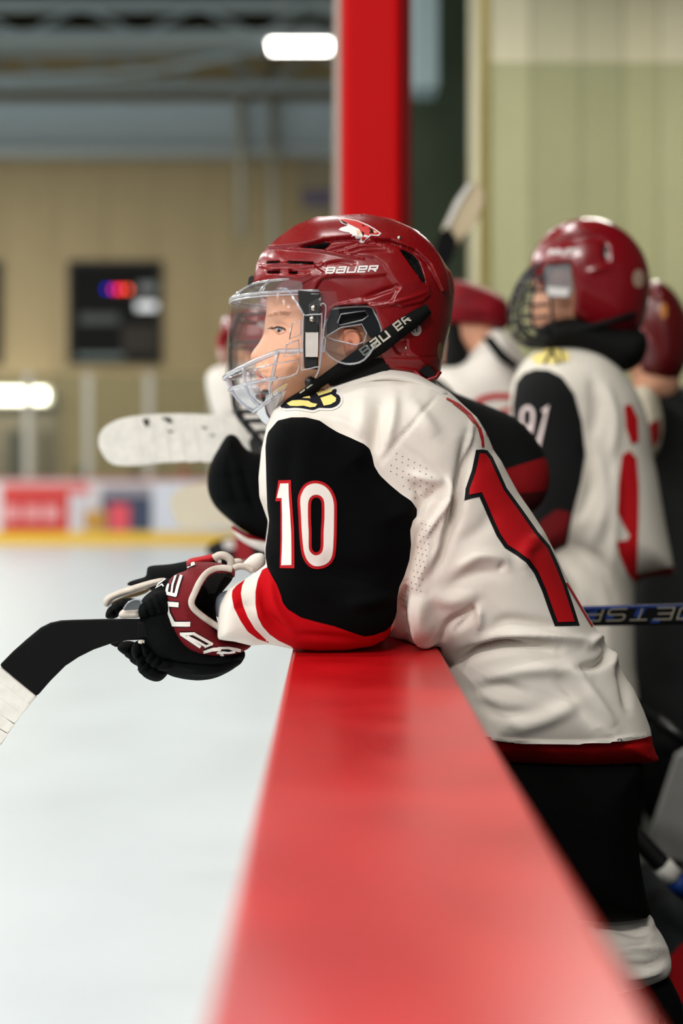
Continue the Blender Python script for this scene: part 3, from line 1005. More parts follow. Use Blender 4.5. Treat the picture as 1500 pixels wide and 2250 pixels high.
jstrokes = [
    # big folds of the back and waist
    ([(990, 1462), (1040, 1436), (1103, 1421), (1165, 1419), (1225, 1428)], 13, -0.011),
    ([(1052, 1416), (1090, 1396), (1160, 1397), (1235, 1402), (1298, 1412)], 11, 0.007),
    ([(1085, 1380), (1112, 1364), (1165, 1368), (1230, 1380)], 12, -0.005),
    ([(905, 1300), (915, 1350), (935, 1385), (965, 1396)], 26, 0.012),
    ([(962, 1415), (985, 1372), (1030, 1345), (1050, 1320)], 9, -0.006),
    ([(1043, 1325), (1053, 1352), (1052, 1385)], 8, 0.005),
    ([(1000, 1252), (1050, 1222), (1100, 1228), (1112, 1245)], 13, 0.006),
    ([(985, 1290), (1040, 1262), (1105, 1258)], 14, -0.005),
    ([(1105, 1236), (1100, 1256)], 6, -0.004),
    ([(988, 1052), (985, 1105), (965, 1190), (935, 1262)], 9, 0.007),
    ([(1003, 1085), (995, 1140), (972, 1215), (948, 1262)], 10, -0.007),
    ([(1032, 990), (1018, 1060), (1000, 1120)], 10, -0.006),
    ([(960, 1075), (930, 1105), (915, 1140)], 9, -0.008),
    ([(905, 1042), (935, 1052), (975, 1060)], 10, 0.006),
    ([(905, 1062), (922, 1085), (915, 1108)], 8, -0.007),
    ([(925, 1160), (915, 1220), (900, 1290)], 9, -0.006),
    ([(945, 1180), (930, 1240), (905, 1300)], 8, 0.005),
    ([(1040, 1520), (1090, 1508), (1150, 1522)], 15, -0.006),
    ([(1050, 1545), (1103, 1568), (1160, 1566)], 13, -0.005),
    ([(1060, 1500), (1130, 1475), (1220, 1470), (1290, 1482)], 16, 0.005),
    ([(1120, 1602), (1200, 1578), (1280, 1540)], 18, 0.005),
    ([(1255, 1470), (1300, 1530), (1350, 1600)], 15, 0.006),
    ([(1220, 1480), (1270, 1545), (1310, 1605)], 15, -0.005),
    ([(1322, 1402), (1338, 1430), (1318, 1458), (1270, 1470)], 9, -0.009),
    ([(1355, 1452), (1372, 1500), (1380, 1560)], 11, -0.006),
    ([(1290, 1420), (1325, 1400), (1345, 1430), (1352, 1470)], 9, 0.006),
    ([(1000, 1200), (1060, 1160), (1080, 1120)], 18, -0.003),
    ([(940, 1300), (990, 1320), (1050, 1300)], 16, 0.004),
    ([(893, 1285), (884, 1345), (893, 1402)], 10, -0.019),
    ([(925, 1305), (930, 1350), (952, 1380)], 20, 0.010),
    ([(900, 1300), (912, 1350), (935, 1392), (968, 1408)], 6, 0.006),
    ([(995, 1458), (1040, 1432), (1100, 1414), (1160, 1411)], 6, -0.008),
    ([(988, 1062), (986, 1095), (955, 1145), (920, 1195)], 6, 0.008),
    ([(1004, 1088), (988, 1138), (962, 1200)], 7, -0.006),
    ([(1030, 955), (1016, 1055), (988, 1170)], 15, -0.008),
    ([(1038, 930), (1030, 985), (1012, 1050)], 6, 0.004),
    ([(1000, 1385), (1030, 1360), (1046, 1330)], 7, -0.006),
    ([(1180, 1180), (1150, 1215), (1160, 1250)], 14, 0.005),
    # yoke and shoulder
    ([(838, 885), (828, 940), (824, 1000)], 13, -0.008),
    ([(868, 870), (862, 930), (846, 985)], 11, 0.005),
    ([(800, 870), (795, 930), (790, 968)], 16, 0.004),
    ([(700, 918), (760, 930), (800, 960)], 10, 0.003),
    ([(900, 880), (930, 920), (960, 960)], 16, 0.004),
    ([(957, 872), (915, 922), (875, 967), (832, 1022)], 3.5, -0.003),
    ([(875, 970), (920, 1002), (960, 1034), (985, 1064), (988, 1100)], 3.5, -0.0025),
    # hem seam
    ([(1085, 1622), (1180, 1630), (1270, 1631), (1340, 1627), (1419, 1616)], 3, 0.003),
    ([(1095, 1636), (1180, 1642), (1270, 1643), (1340, 1640), (1424, 1630)], 5, -0.005),
    # sleeve
    ([(640, 960), (630, 1040), (620, 1130)], 20, -0.004),
    ([(720, 960), (790, 1020), (850, 1090)], 20, -0.005),
    ([(700, 1230), (780, 1260), (860, 1250)], 24, -0.006),
    ([(760, 1330), (820, 1320), (865, 1300)], 16, 0.006),
    ([(620, 1220), (660, 1280), (720, 1320)], 18, 0.005),
    ([(575, 1290), (590, 1350), (630, 1390)], 8, -0.006),
    ([(596, 1270), (604, 1330), (640, 1375)], 8, 0.004),
    ([(510, 1340), (540, 1330), (560, 1340)], 9, -0.003),
    ([(640, 1395), (720, 1400), (800, 1408)], 9, -0.003),
]
jv = folds(jv, jq, [(l_, w_, a_ * 1.45) for l_, w_, a_ in jstrokes])
jv[:, 2] = np.where(jv[:, 0] < lx, np.maximum(jv[:, 2], 1.0706), jv[:, 2])
pp = topx(jv)
hemz = [(1070, 1618), (1100, 1626), (1180, 1632), (1270, 1633), (1340, 1629), (1418, 1619), (1460, 1612), (1460, 1720), (930, 1720), (930, 1640)]
attrs = {'z_red': psdf(pp, redz), 'z_stripe': psdf(pp, stripez), 'z_black': psdf(pp, blackz),
         'z_hem': psdf(pp, hemz)}
# on the forearm side (left of the black) everything below the white stripe is plain white; keep red off the torso
tors_only = (jv[:, 1] > 1.945) & (pp[:, 0] < 980)
attrs['z_red'] = np.where(tors_only & (pp[:, 0] > 650), 50, attrs['z_red'])
attrs['z_black'] = np.where(tors_only & (pp[:, 0] < 600), 50, attrs['z_black'])
M_jersey = mat('jersey_main', (230, 223, 213), 0.9, 0.08, wave=(330, 0.16),
               zones=[('z_red', (184, 10, 20)), ('z_stripe', (184, 10, 20)), ('z_black', (5, 6, 7)), ('z_hem', (160, 10, 14))])
jer = mk('jersey', jv, jq, M_jersey, pl, attrs=attrs)
JT = bvh(jv, jq)

def s2(pts, o, k):
    return [(o[0] + x / k, o[1] + y / k) for x, y in pts]
O2 = ((560, 850), 3.75)
one = s2([(195, 770), (298, 768), (300, 830), (310, 1000), (322, 1160), (325, 1330), (324, 1495), (207, 1492), (213, 1250), (213, 1050), (211, 941), (170, 943), (182, 860)], *O2)
onei = s2([(212, 796), (281, 795), (284, 900), (294, 1050), (302, 1200), (303, 1330), (301, 1470), (222, 1470), (229, 1250), (229, 1050), (224, 916), (185, 916), (199, 850)], *O2)
zo = spl(s2([(352, 935), (365, 872), (400, 812), (450, 780), (510, 773), (570, 790), (620, 830), (655, 890), (672, 955), (674, 1050), (672, 1200), (665, 1350), (648, 1420), (608, 1470),
             (550, 1497), (490, 1500), (440, 1475), (400, 1420), (378, 1340), (365, 1200), (358, 1050)], *O2), 3)
zi = spl(s2([(462, 960), (478, 922), (505, 912), (532, 922), (548, 960), (549, 1080), (542, 1200), (541, 1310), (528, 1352), (500, 1364), (475, 1346), (466, 1310), (466, 1200), (461, 1080)], *O2), 3)
decal('sleeve_number_outline', [one, [zo, zi]], JT, M_twillred, jer, 0.0010, 8)
decal('sleeve_number', [onei, [inset(zo, 6.2), inset(zi, -6.2)]], JT, M_twill, jer, 0.0020, 8, label='white 10 on the sleeve')
O3 = ((800, 900), 2.3077)
b1 = s2([(565, 205), (598, 203), (622, 207), (650, 243), (685, 320), (720, 398), (800, 508), (880, 622), (940, 692), (985, 790), (1020, 880), (1060, 1000), (1090, 1095), (1030, 1097), (965, 1098), (935, 1020),
         (900, 920), (860, 830), (820, 775), (770, 738), (712, 702), (670, 640), (625, 540), (582, 442), (545, 450), (508, 462), (515, 400), (545, 310)], *O3)
decal('back_number_outline', [b1], JT, M_twillblack, jer, 0.0010, 8)
decal('back_number', [inset(b1, 8.5)], JT, M_twillred, jer, 0.0020, 8, label='red 1 on the back')
rs = []
for l in ([(1243, 1281), (1262, 1312), (1284, 1350), (1300, 1376)],):
    rs += ribbons(l, 4)
decal('second_digit_edge', rs, JT, M_twillred, jer, 0.0015, 6)
rs = []
for l, w in (([(980, 876), (1008, 890), (1033, 912), (1050, 938), (1056, 962)], 4.5), ([(1052, 940), (1058, 960), (1060, 982)], 6), ([(1066, 948), (1076, 966), (1082, 984)], 5), ([(994, 886), (1022, 908), (1040, 930)], 3)):
    rs += ribbons(l, w)
decal('name_lettering', rs, JT, M_twillred, jer, 0.0015, 6)
O4 = ((480, 600), 5.357)
navy = spl(s2([(765, 1580), (800, 1597), (900, 1590), (1000, 1600), (1110, 1618), (1180, 1592), (1260, 1594), (1340, 1590), (1410, 1552), (1436, 1500), (1422, 1450), (1384, 1424), (1392, 1390), (1360, 1342), (1280, 1330),
               (1180, 1348), (1100, 1362), (1000, 1392), (920, 1432), (880, 1470), (830, 1510)], *O4), 3)
decal('shoulder_patch_border', [inset(navy, -5)], JT, mat('patch_white', (226, 222, 214), 0.8), jer, 0.0010, 8)
decal('shoulder_patch', [navy], JT, M_navy, jer, 0.0018, 8)
cream = [[(900, 1450), (960, 1410), (1080, 1375), (1085, 1395), (1020, 1410), (1010, 1440)], [(985, 1482), (1070, 1445), (1085, 1486)],
         [(806, 1545), (870, 1510), (960, 1506), (1060, 1515), (1100, 1540), (1165, 1552), (1140, 1585), (1080, 1592), (1000, 1572), (940, 1577), (850, 1572)],
         [(1140, 1405), (1200, 1370), (1320, 1345), (1352, 1380), (1330, 1410), (1180, 1457)], [(1200, 1480), (1330, 1440), (1387, 1480), (1382, 1520), (1320, 1557), (1240, 1572)],
         [(735, 1572), (780, 1530), (885, 1478), (830, 1522)]]
decal('shoulder_patch_letter', [s2(c, *O4) for c in cream], JT, M_cream, jer, 0.0026, 8)
puff('collar', [(712, 858), (760, 838), (805, 824), (842, 812), (880, 814), (915, 822), (945, 838), (985, 866), (960, 884), (920, 866), (870, 852), (820, 852), (770, 862), (730, 876)], 1.935, 0.03, 0.022, M_white, jer, 0.003,
     [([(735, 862), (790, 846), (850, 838), (910, 846)], 2.2, -0.002)], n=3)
decal('hem_piping', ribbons(spl([(1080, 1621), (1110, 1626), (1180, 1632), (1270, 1632), (1340, 1628), (1400, 1621), (1419, 1617)], 6, False), 4.5), JT, M_white, jer, 0.0025, 12)
# perforated side panel: rows of small eyelets
dots = []
for r in range(7):
    for c in range(9):
        cx = 858 + c * 13 - r * 6 + (r % 2) * 5
        cy = 990 + r * 13 + c * 6.5
        if psdf(np.array([[cx, cy]]), np.array([(873, 978), (950, 1032), (975, 1070), (912, 1112), (895, 1080), (842, 1040)]))[0] < -4:
            dots.append([(cx - 1.1, cy - 1.1), (cx + 1.1, cy - 1.1), (cx + 1.1, cy + 1.1), (cx - 1.1, cy + 1.1)])
for r in range(12):
    for c in range(3):
        cx, cy = 926 - r * 2.2 + c * 9 + (r % 2) * 4, 1150 + r * 13 + c * 3
        dots.append([(cx - 1, cy - 1), (cx + 1, cy - 1), (cx + 1, cy + 1), (cx - 1, cy + 1)])
o = decal('eyelets', dots, JT, mat('eyelet_shadow', (120, 108, 98), 0.9, 0.1), jer, 0.0006, 50)
if o: o['kind'] = 'stuff'

# ---- pants, socks, skates
def leg(D, dx, front):
    P1 = [(980 + dx, 1630), (1120 + dx, 1640), (1300 + dx, 1645), (1404 + dx, 1650), (1400 + dx, 1700), (1395 + dx, 1760), (1398 + dx, 1850), (1406 + dx, 1910), (1416 + dx, 1962), (1425 + dx, 2002),
          (1380 + dx, 2012), (1325 + dx, 2016), (1240 + dx, 2010), (1150 + dx, 1990), (1090 + dx, 1850), (1020 + dx, 1740)]
    puff('pants', P1, D, 0.1, 0.08, M_black, pl, 0.008, n=3)
    S1 = [(1210 + dx, 1995), (1330 + dx, 2008), (1420 + dx, 2006), (1440 + dx, 2034), (1458 + dx, 2062), (1472 + dx, 2104), (1466 + dx, 2134), (1440 + dx, 2150), (1385 + dx, 2168), (1300 + dx, 2180), (1240 + dx, 2120)]
    fs = [([(1350, 2040), (1400, 2050), (1440, 2040)], 9, -0.008), ([(1350, 2090), (1410, 2082), (1460, 2085)], 8, 0.007), ([(1370, 2120), (1420, 2125), (1462, 2105)], 8, -0.008),
          ([(1380, 2150), (1430, 2138), (1460, 2125)], 7, 0.006)] if front else ()
    puff('sock', S1, D, 0.065, 0.06, M_white, pl, 0.005, fs, n=3)
    S2 = [(1290 + dx, 2150), (1400 + dx, 2160), (1462 + dx, 2140), (1480 + dx, 2168), (1494 + dx, 2195), (1500 + dx, 2260), (1500 + dx, 2420), (1490 + dx, 2590), (1380 + dx, 2590), (1330 + dx, 2400), (1290 + dx, 2250)]
    puff('shin_sock', S2, D, 0.055, 0.05, M_black, pl, 0.008, n=3)
    S3 = [(1370 + dx, 2560), (1440 + dx, 2545), (1505 + dx, 2560), (1510 + dx, 2640), (1515 + dx, 2740), (1500 + dx, 2775), (1380 + dx, 2778), (1250 + dx, 2778), (1215 + dx, 2755), (1260 + dx, 2715), (1350 + dx, 2690)]
    sk, _ = puff('skate_boot', S3, D, 0.045, 0.045, M_plastic, pl, 0.006, n=3)
    zf = px(0, 2776, D)[2]
    x0, x1 = px(1225 + dx, 0, D)[0], px(1510 + dx, 0, D)[0]
    box('skate_blade', (x0, x1, D - 0.002, D + 0.002, FLOOR, zf + 0.004), M_steel, pl)
leg(1.94, 0, True)
leg(2.10, -70, False)

# ---- head and neck (one body mesh), eye, ear
hd = [(600, 560), (588, 610), (586, 650), (585, 690), (587, 712), (584, 735), (578, 760), (573, 790), (567, 806), (560, 813), (562, 821), (568, 828), (566, 836), (571, 845), (572, 858), (579, 876),
      (600, 890), (640, 888), (690, 872), (720, 880), (725, 935), (860, 935), (868, 860), (900, 780), (915, 690), (890, 600), (830, 560), (700, 545)]
nose = [(587, 706), (583, 734), (571, 753), (558, 768), (551, 780), (552, 790), (560, 798), (572, 802), (590, 796), (600, 760), (598, 720)]
a = P(hd, KY)
vol = Vol((a[:, 0].min() - 0.02, KY - 0.1, a[:, 1].min() - 0.01), (a[:, 0].max() + 0.01, KY + 0.1, a[:, 1].max() + 0.01), 0.0018)
vol.add(vol.infl(spl(a, 3), KY, 0.072, 0.072, 2.2))
vol.add(vol.infl(spl(P(nose, KY), 3), KY, 0.0145, 0.014, 2.0), 0.012)
hv, hq = vol.mesh(1)
hv = folds(hv, hq, [
    ([(592, 697), (612, 690), (632, 696)], 9, 0.004),            # brow
    ([(598, 716), (616, 716), (634, 724)], 8, -0.005),           # socket
    ([(640, 770), (635, 775)], 22, 0.004),                       # cheek
    ([(585, 790), (592, 808), (590, 825)], 6, -0.002),
    ([(563, 794), (568, 795)], 2.5, -0.003),                     # nostril
    ([(572, 786), (578, 792), (577, 798)], 3, 0.002),
    ([(580, 800), (590, 780)], 3, -0.0015),
    ([(562, 828), (576, 829), (588, 831)], 2.4, -0.003),         # mouth
    ([(562, 820), (572, 823), (582, 827)], 3, 0.002), ([(566, 836), (574, 836), (584, 833)], 3, 0.002),
    ([(570, 846), (584, 846)], 5, -0.002), ([(604, 712), (618, 711), (630, 719)], 2, -0.0012)])
eyeo = np.array([(600, 722), (606, 719.5), (613, 718.5), (620, 720.5), (626, 724), (630, 727.5), (622, 731.5), (613, 734.5), (607, 731)])
hv = steps(hv, hq, [(eyeo, -0.0045, 1.5)])
hp = topx(hv)
M_face = mat('skin_face', (232, 172, 138), 0.48, 0.4, noise=(40, 0.04), zones=[('z_lip', (206, 122, 106))])
bd = mk('body', hv, hq, M_face, pl, attrs={'z_lip': np.where(hv[:, 1] < KY + 0.04, psdf(hp, np.array([(556, 814), (566, 818), (578, 824), (586, 828.5), (580, 834), (572, 839), (564, 838), (555, 828)])), 9)})
HT = bvh(hv, hq)
loc, no, i, d = hit(HT, 615, 727)
ec = loc + Vector((0.0035, 0.0085, 0))
ev, ef = sphere_v(ec, 0.0105, 24, 16)
mk('eyeball', ev, ef, mat('eye_white', (222, 214, 208), 0.15, 0.5), bd)
ET = bvh(ev, ef) if all(len(f) == 4 for f in ef) else BVHTree.FromPolygons([tuple(p) for p in ev], [tuple(f) for f in ef])
def ring(cx, cy, rx, ry, n=16):
    return [(cx + rx * math.cos(t * 2 * math.pi / n), cy + ry * math.sin(t * 2 * math.pi / n)) for t in range(n)]
decal('iris', [ring(614.5, 727, 6.2, 7.2)], ET, mat('iris_blue_grey', (92, 112, 130), 0.15, 0.5), bd, 0.0003, 4)
decal('pupil', [ring(613, 727, 2.6, 3.4)], ET, mat('pupil_black', (10, 10, 12), 0.1, 0.5), bd, 0.0006, 4)
M_lash = mat('lash_brown', (58, 36, 30), 0.8, 0.2)
ls = ribbons(spl([(597, 723), (604, 720), (613, 718.6), (621, 720.6), (628, 725)], 4, False), 3.4)
for k in range(5):
    ls += ribbons([(605 - k * 2, 720 + k * .6), (597 - k * 2.2, 717 + k * 1.4)], 0.9)
decal('upper_lashes', ls, HT, M_lash, bd, 0.0012, 20)
decal('lower_lid_line', ribbons(spl([(607, 732), (614, 735), (623, 732), (630, 728)], 4, False), 1.0), HT, mat('lid_pink', (190, 120, 105), 0.6), bd, 0.0008, 20)
br = []
for k in range(34):
    x = 587 + k * 1.35
    j_ = random.uniform(-1.5, 1.5)
    br += ribbons([(x, 697 - 5 * math.sin(k / 33 * 2.4) + j_), (x + 7 + j_, 690 - 5 * math.sin(k / 33 * 2.4) - j_)], 0.8)
decal('eyebrow', br, HT, mat('brow_blond', (198, 142, 108), 0.8, 0.2), bd, 0.0008, 20)
# ear
er, _ = puff('ear', [(752, 728), (768, 720), (786, 726), (797, 744), (794, 764), (780, 778), (766, 784), (756, 772)], 1.928, 0.012, 0.012, mat('ear_skin', (230, 150, 118), 0.5, 0.4), bd, 0.0018,
             [([(762, 735), (778, 733), (787, 748), (782, 766)], 4, 0.004), ([(768, 750), (772, 762)], 5, -0.008)], n=3)

# ---- helmet
dome = [(560, 640), (557, 621), (561, 595), (570, 568), (584, 550), (594, 541), (609, 529), (627, 515), (647, 501), (672, 489), (696, 482), (722, 479), (748, 478), (780, 478.5), (812, 480),
        (847, 486), (873, 494), (899, 504), (925, 520), (947, 539), (968, 564), (984, 588), (993, 607), (997, 628), (997, 648), (993, 680), (989, 715), (982, 745), (975, 775), (969, 805), (962, 828),
        (930, 850), (860, 860), (760, 850), (660, 800), (590, 720)]
cutp = [(540, 628), (600, 636), (652, 646), (664, 690), (676, 712), (718, 712), (724, 686), (736, 675), (806, 670), (823, 684), (838, 722), (842, 756), (834, 776), (848, 798), (838, 804), (880, 811), (908, 815), (926, 828),
        (934, 837), (960, 829), (968, 816), (1020, 800), (1030, 450), (540, 440)]
a = P(dome, KY)
vol = Vol((a[:, 0].min() - 0.02, KY - 0.125, a[:, 1].min() - 0.012), (a[:, 0].max() + 0.02, KY + 0.125, a[:, 1].max() + 0.016), 0.00125)
vol.add(vol.infl(spl(a, 3), KY, 0.107, 0.118, 2.25))
# the cut is traced on the near face, so scale it from there
vol.cut(vol.ext(P(cutp, 1.915)))
# hollow underneath
inn = P(inset(np.array(dome), 13), KY)
low = P([(500, 655), (1050, 800), (1050, 900), (500, 900)], KY)
hol = np.maximum(vol.infl(spl(inn, 2), KY, 0.098, 0.11, 2.25), vol.ext(low))
vol.cut(-hol)
ev_, eq_ = vol.mesh(1)
O1 = ((470, 450), 2.7272)
O5 = ((540, 470), 5.769)
O6 = ((760, 470), 5.769)
# raised panels of the shell
crest = s2([(300, 450), (420, 340), (640, 180), (900, 75), (1500, 40)], *O5) + s2([(560, 100), (900, 250), (1080, 420), (1180, 600), (1250, 800), (1270, 980), (1210, 980), (1040, 640), (860, 470), (560, 350), (280, 330)], *O6) + s2([(1350, 310), (1000, 340), (640, 425)], *O5)
brow = s2([(200, 430), (420, 440), (700, 445), (1000, 470), (1250, 520), (1500, 560)], *O5) + [(835, 580), (868, 622), (838, 640), (800, 612), (740, 604), (706, 612), (690, 622), (650, 628), (600, 618), (555, 610)]
lower = [(706, 612), (740, 604), (800, 608), (850, 603), (872, 628), (858, 640), (800, 655), (770, 662), (742, 668), (700, 690), (690, 640)]
ridge = [(558, 627), (600, 640), (655, 628), (690, 610), (720, 604), (690, 585), (600, 590), (565, 580)]
backp = s2([(300, 330), (560, 400), (700, 470), (840, 700), (960, 880), (1050, 900), (1060, 1030), (960, 1120), (700, 1180), (560, 1130), (680, 930), (560, 760), (480, 640), (360, 560), (0, 500), (0, 420)], *O6)
v1 = s2([(690, 425), (830, 395), (960, 370), (1075, 362), (1030, 410), (985, 447), (850, 438)], *O5)
v2 = s2([(270, 605), (420, 597), (428, 622), (275, 632)], *O5)
v3 = s2([(540, 597), (850, 612), (845, 640), (545, 630)], *O5)
v4 = s2([(275, 728), (430, 722), (436, 746), (285, 752)], *O5)
v5 = s2([(550, 730), (660, 734), (645, 758), (560, 758)], *O5)
v6 = s2([(675, 455), (760, 470), (850, 520), (920, 600), (960, 700), (1005, 860), (985, 878), (930, 800), (840, 690), (750, 560)], *O6)
vb = s2([(560, 1620), (700, 1600), (790, 1590), (790, 1790), (690, 1790), (640, 1760)], *O6)
vents = [v1, v2, v3, v4, v5, v6]
zs = [(crest, 0.0055, 1.6), (ridge, 0.0022, 2), (lower, -0.003, 2.5), (backp, 0.003, 2.5), (vb, -0.003, 1.6)] + [(v, -0.011, 2.2) for v in vents]
ev_ = steps(ev_, eq_, zs)
VT0 = ev_
ev_ = folds(ev_, eq_, [
    (s2([(1030, 470), (1250, 420), (1500, 360)], *O5) + [(840, 538)], 3.2, -0.003), (s2([(1200, 490), (1350, 460), (1500, 420)], *O5) + [(850, 546)], 3.2, -0.003),
    (s2([(1360, 515), (1500, 480)], *O5) + [(860, 552)], 3, -0.0026),
    (s2([(430, 440), (700, 450), (1000, 480), (1250, 530), (1480, 570)], *O5), 2.6, 0.0035), (s2([(620, 400), (700, 440)], *O5), 3, 0.002),
    (s2([(180, 660), (400, 640), (640, 650), (900, 660), (960, 630)], *O5), 3, 0.003), (s2([(200, 700), (480, 710), (700, 712), (800, 720)], *O5), 2.5, -0.002),
    (s2([(380, 780), (560, 790), (700, 800), (800, 750)], *O5), 3, 0.003), (s2([(850, 900), (960, 800), (1100, 770), (1400, 780)], *O5), 4, 0.003),
    (s2([(1000, 640), (1200, 610), (1380, 630)], *O5), 4, -0.003),
    ([(651, 547), (713, 532), (774, 527), (808, 530), (857, 534), (909, 554), (940, 584), (968, 640)], 2.2, -0.003),
    ([(800, 655), (840, 640), (878, 628)], 5, -0.004), ([(770, 664), (830, 672), (900, 655), (940, 640)], 4, 0.003),
    (s2([(880, 170), (1080, 330), (1240, 560), (1330, 800), (1340, 1000)], *O6), 3.5, -0.004),
    ([(850, 806), (900, 812), (955, 820)], 5, 0.003), ([(850, 785), (900, 786), (960, 784)], 2.5, -0.0015)])
# front holes and far side stay plain
evp = topx(ev_)
near = ev_[:, 1] < KY - 0.015
vz = np.full(len(ev_), 9.0)
for v in vents:
    vz = np.minimum(vz, psdf(evp, np.array(v)) + 0.8)
vz = np.where(near, vz, 9)
inner = np.where((ev_[:, 2] < px(0, 760, KY)[2]) & False, -1, 9)
M_helm = mat('helmet_shell_main', (126, 9, 16), 0.27, 0.42, coat=0.12, noise=(60, 0.05), bump=(25, 0.02), zones=[('z_vent', (8, 8, 8))])
he = mk('helmet', ev_, eq_, M_helm, pl, attrs={'z_vent': vz})
ETr = bvh(ev_, eq_)

def lmap(p0, p1, up):
    p0, p1, up = map(np.array, (p0, p1, up))
    return lambda u, v: tuple(p0 + (p1 - p0) * u + up * v)
decal('brand_lettering', text2d('BaUeR', lmap((713, 602), (827, 598), (5, -15.5)), 0.22, 0.2, 1.25), ETr, M_print, he, 0.0006, 8, label='white lettering on the helmet side')
# coyote head sticker
outl = s2([(745, 85), (790, 82), (860, 95), (925, 122), (965, 145), (1002, 172), (985, 188), (940, 184), (915, 205), (892, 230), (870, 226), (876, 203), (850, 203), (842, 183), (824, 190), (812, 168), (770, 160), (745, 150), (760, 138), (800, 125), (765, 112)], *O1)
decal('sticker', [outl], ETr, M_print, he, 0.0006, 8, label='white edged red animal head sticker')
decal('sticker_red', [s2([(752, 90), (790, 87), (858, 100), (920, 127), (960, 150), (992, 173), (975, 181), (935, 178), (910, 198), (890, 222), (886, 200), (884, 175), (868, 145), (820, 122), (790, 108)], *O1)], ETr, mat('sticker_red', (196, 30, 26), 0.4), he, 0.0011, 8)
decal('sticker_black', [s2([(752, 92), (795, 113), (800, 122), (775, 112)], *O1), s2([(925, 140), (950, 150), (955, 170), (930, 172), (938, 158)], *O1), s2([(880, 118), (905, 128), (895, 132)], *O1), s2([(885, 160), (900, 170), (892, 195)], *O1)], ETr, M_twillblack, he, 0.0016, 8)
decal('sticker_cream', [s2([(952, 155), (978, 168), (962, 172)], *O1), s2([(850, 150), (872, 160), (878, 195), (868, 190), (856, 180)], *O1)], ETr, mat('sticker_cream', (232, 205, 160), 0.4), he, 0.0016, 8)
for k_, vv in enumerate(vents):
    decal('vent_opening', [spl(vv, 2)], ETr, M_foam, he, 0.0009, 4)
# round approval sticker, small silver sticker, rivets
decal('round_sticker', [ring(*s2([(885, 1470)], *O6)[0], 12, 13.5, 20)], ETr, mat('sticker_grey', (196, 188, 178), 0.5), he, 0.0008, 8)
decal('round_sticker_mark', ribbons(spl(s2([(915, 1440), (890, 1450), (885, 1475), (905, 1500)], *O6), 3, False), 1.8) + ribbons(s2([(888, 1472), (912, 1470)], *O6), 1.6) + ribbons(spl(s2([(835, 1465), (840, 1490), (862, 1500)], *O6), 3, False), 1.8), ETr, M_twillblack, he, 0.0014, 8)
decal('rear_label', [ring(966, 772, 6, 20, 16)], ETr, mat('label_tan', (150, 120, 90), 0.4), he, 0.0006, 8)
for x, y, r in ((877, 523, 5), (892, 764, 4)):
    l, n_, i_, d_ = hit(ETr, x, y)
    v, f = sphere_v(l, (r * 0.00062, 0.003, r * 0.00062), 12, 8)
    mk('rivet', v, f, M_steel, he)
# shell rim / liner at the nape
tube('rear_rim', [Vector(px(x, y, 1.93 + 0.0 * k)) for k, (x, y) in enumerate([(908, 814), (925, 829), (936, 836), (958, 829), (967, 816)])], 0.003, M_shell, he)
v, q = slabv([(890, 804), (912, 812), (927, 826), (940, 834), (955, 826), (940, 806)], 1.955, 1.93, 2.07)
mk('liner_foam', v, q, M_foam, he, smooth=False)
# front visor clip
slab('visor_clip', [(547, 612), (556, 606), (560, 622), (552, 634), (545, 628)], 1.99, 0.018, M_plastic, he)

# ---- ear guard (clear plate with two slots) and its rims
eg = [(722, 690), (734, 678), (808, 673), (822, 686), (838, 724), (828, 752), (800, 790), (768, 800), (738, 792), (716, 772), (708, 740)]
s1 = s2([(740, 705), (760, 655), (905, 635), (925, 665), (890, 690), (752, 722)], *O1)
s2_ = s2([(670, 790), (760, 735), (885, 715), (915, 770), (900, 820), (850, 840), (720, 810)], *O1)
a = P(eg, 1.905)
v, f = [], []
lo = fill2d([[eg, s1[::-1], s2_[::-1]]], 30)
v = [px(x, y, 1.905) for x, y in lo[0]]
f = lo[1]
mk('ear_guard', v, f, clear('ear_guard_clear', (200, 205, 210), 0.05, 0.12, hazecol=(120, 125, 130)), he)
for lp, r in ((eg, 0.0016), (s1, 0.0012), (s2_, 0.0012)):
    tube('ear_guard_rim', [px(x, y, 1.903) for x, y in spl(lp, 3 if lp is eg else 1)], r, M_rim, he, 6, True)
# black padding behind the upper slot
slab('ear_padding', [(716, 672), (812, 664), (836, 690), (846, 735), (815, 742), (790, 712), (752, 716), (718, 735)], 1.918, 0.012, M_foam, he)

# ---- side bracket with screws and tab
bt = slab('visor_bracket', [(654, 638), (705, 643), (704, 660), (700, 770), (698, 812), (668, 810), (666, 760), (668, 690), (656, 668)], 1.893, 0.008, M_plastic, he, 0.002)
for x, y in ((689, 677), (686, 701)):
    c = px(x, y, 1.8875)
    v, f = sphere_v(c, (0.0042, 0.002, 0.0042), 14, 8)
    mk('screw', v, f, M_steel, he)
slab('white_tab', spl([(671, 734), (674, 731), (696, 731), (699, 734), (698, 780), (695, 784), (674, 784), (671, 780)], 2), 1.885, 0.004, mat('tab_white', (206, 200, 192), 0.6, noise=(60, 0.06)), he)
for lp in ([(666, 700), (672, 693), (702, 691), (707, 698), (702, 800), (696, 806), (668, 812), (663, 806)], [(706, 668), (712, 667), (716, 676), (714, 700), (708, 760), (702, 808), (692, 830)], [(708, 745), (712, 741), (715, 748), (712, 770), (708, 772), (706, 765)]):
    tube('bracket_rim', [px(x, y, 1.884) for x, y in spl(lp, 3, lp[0][0] != 706)], 0.0011, M_rim, he, 6, lp[0][0] != 706)

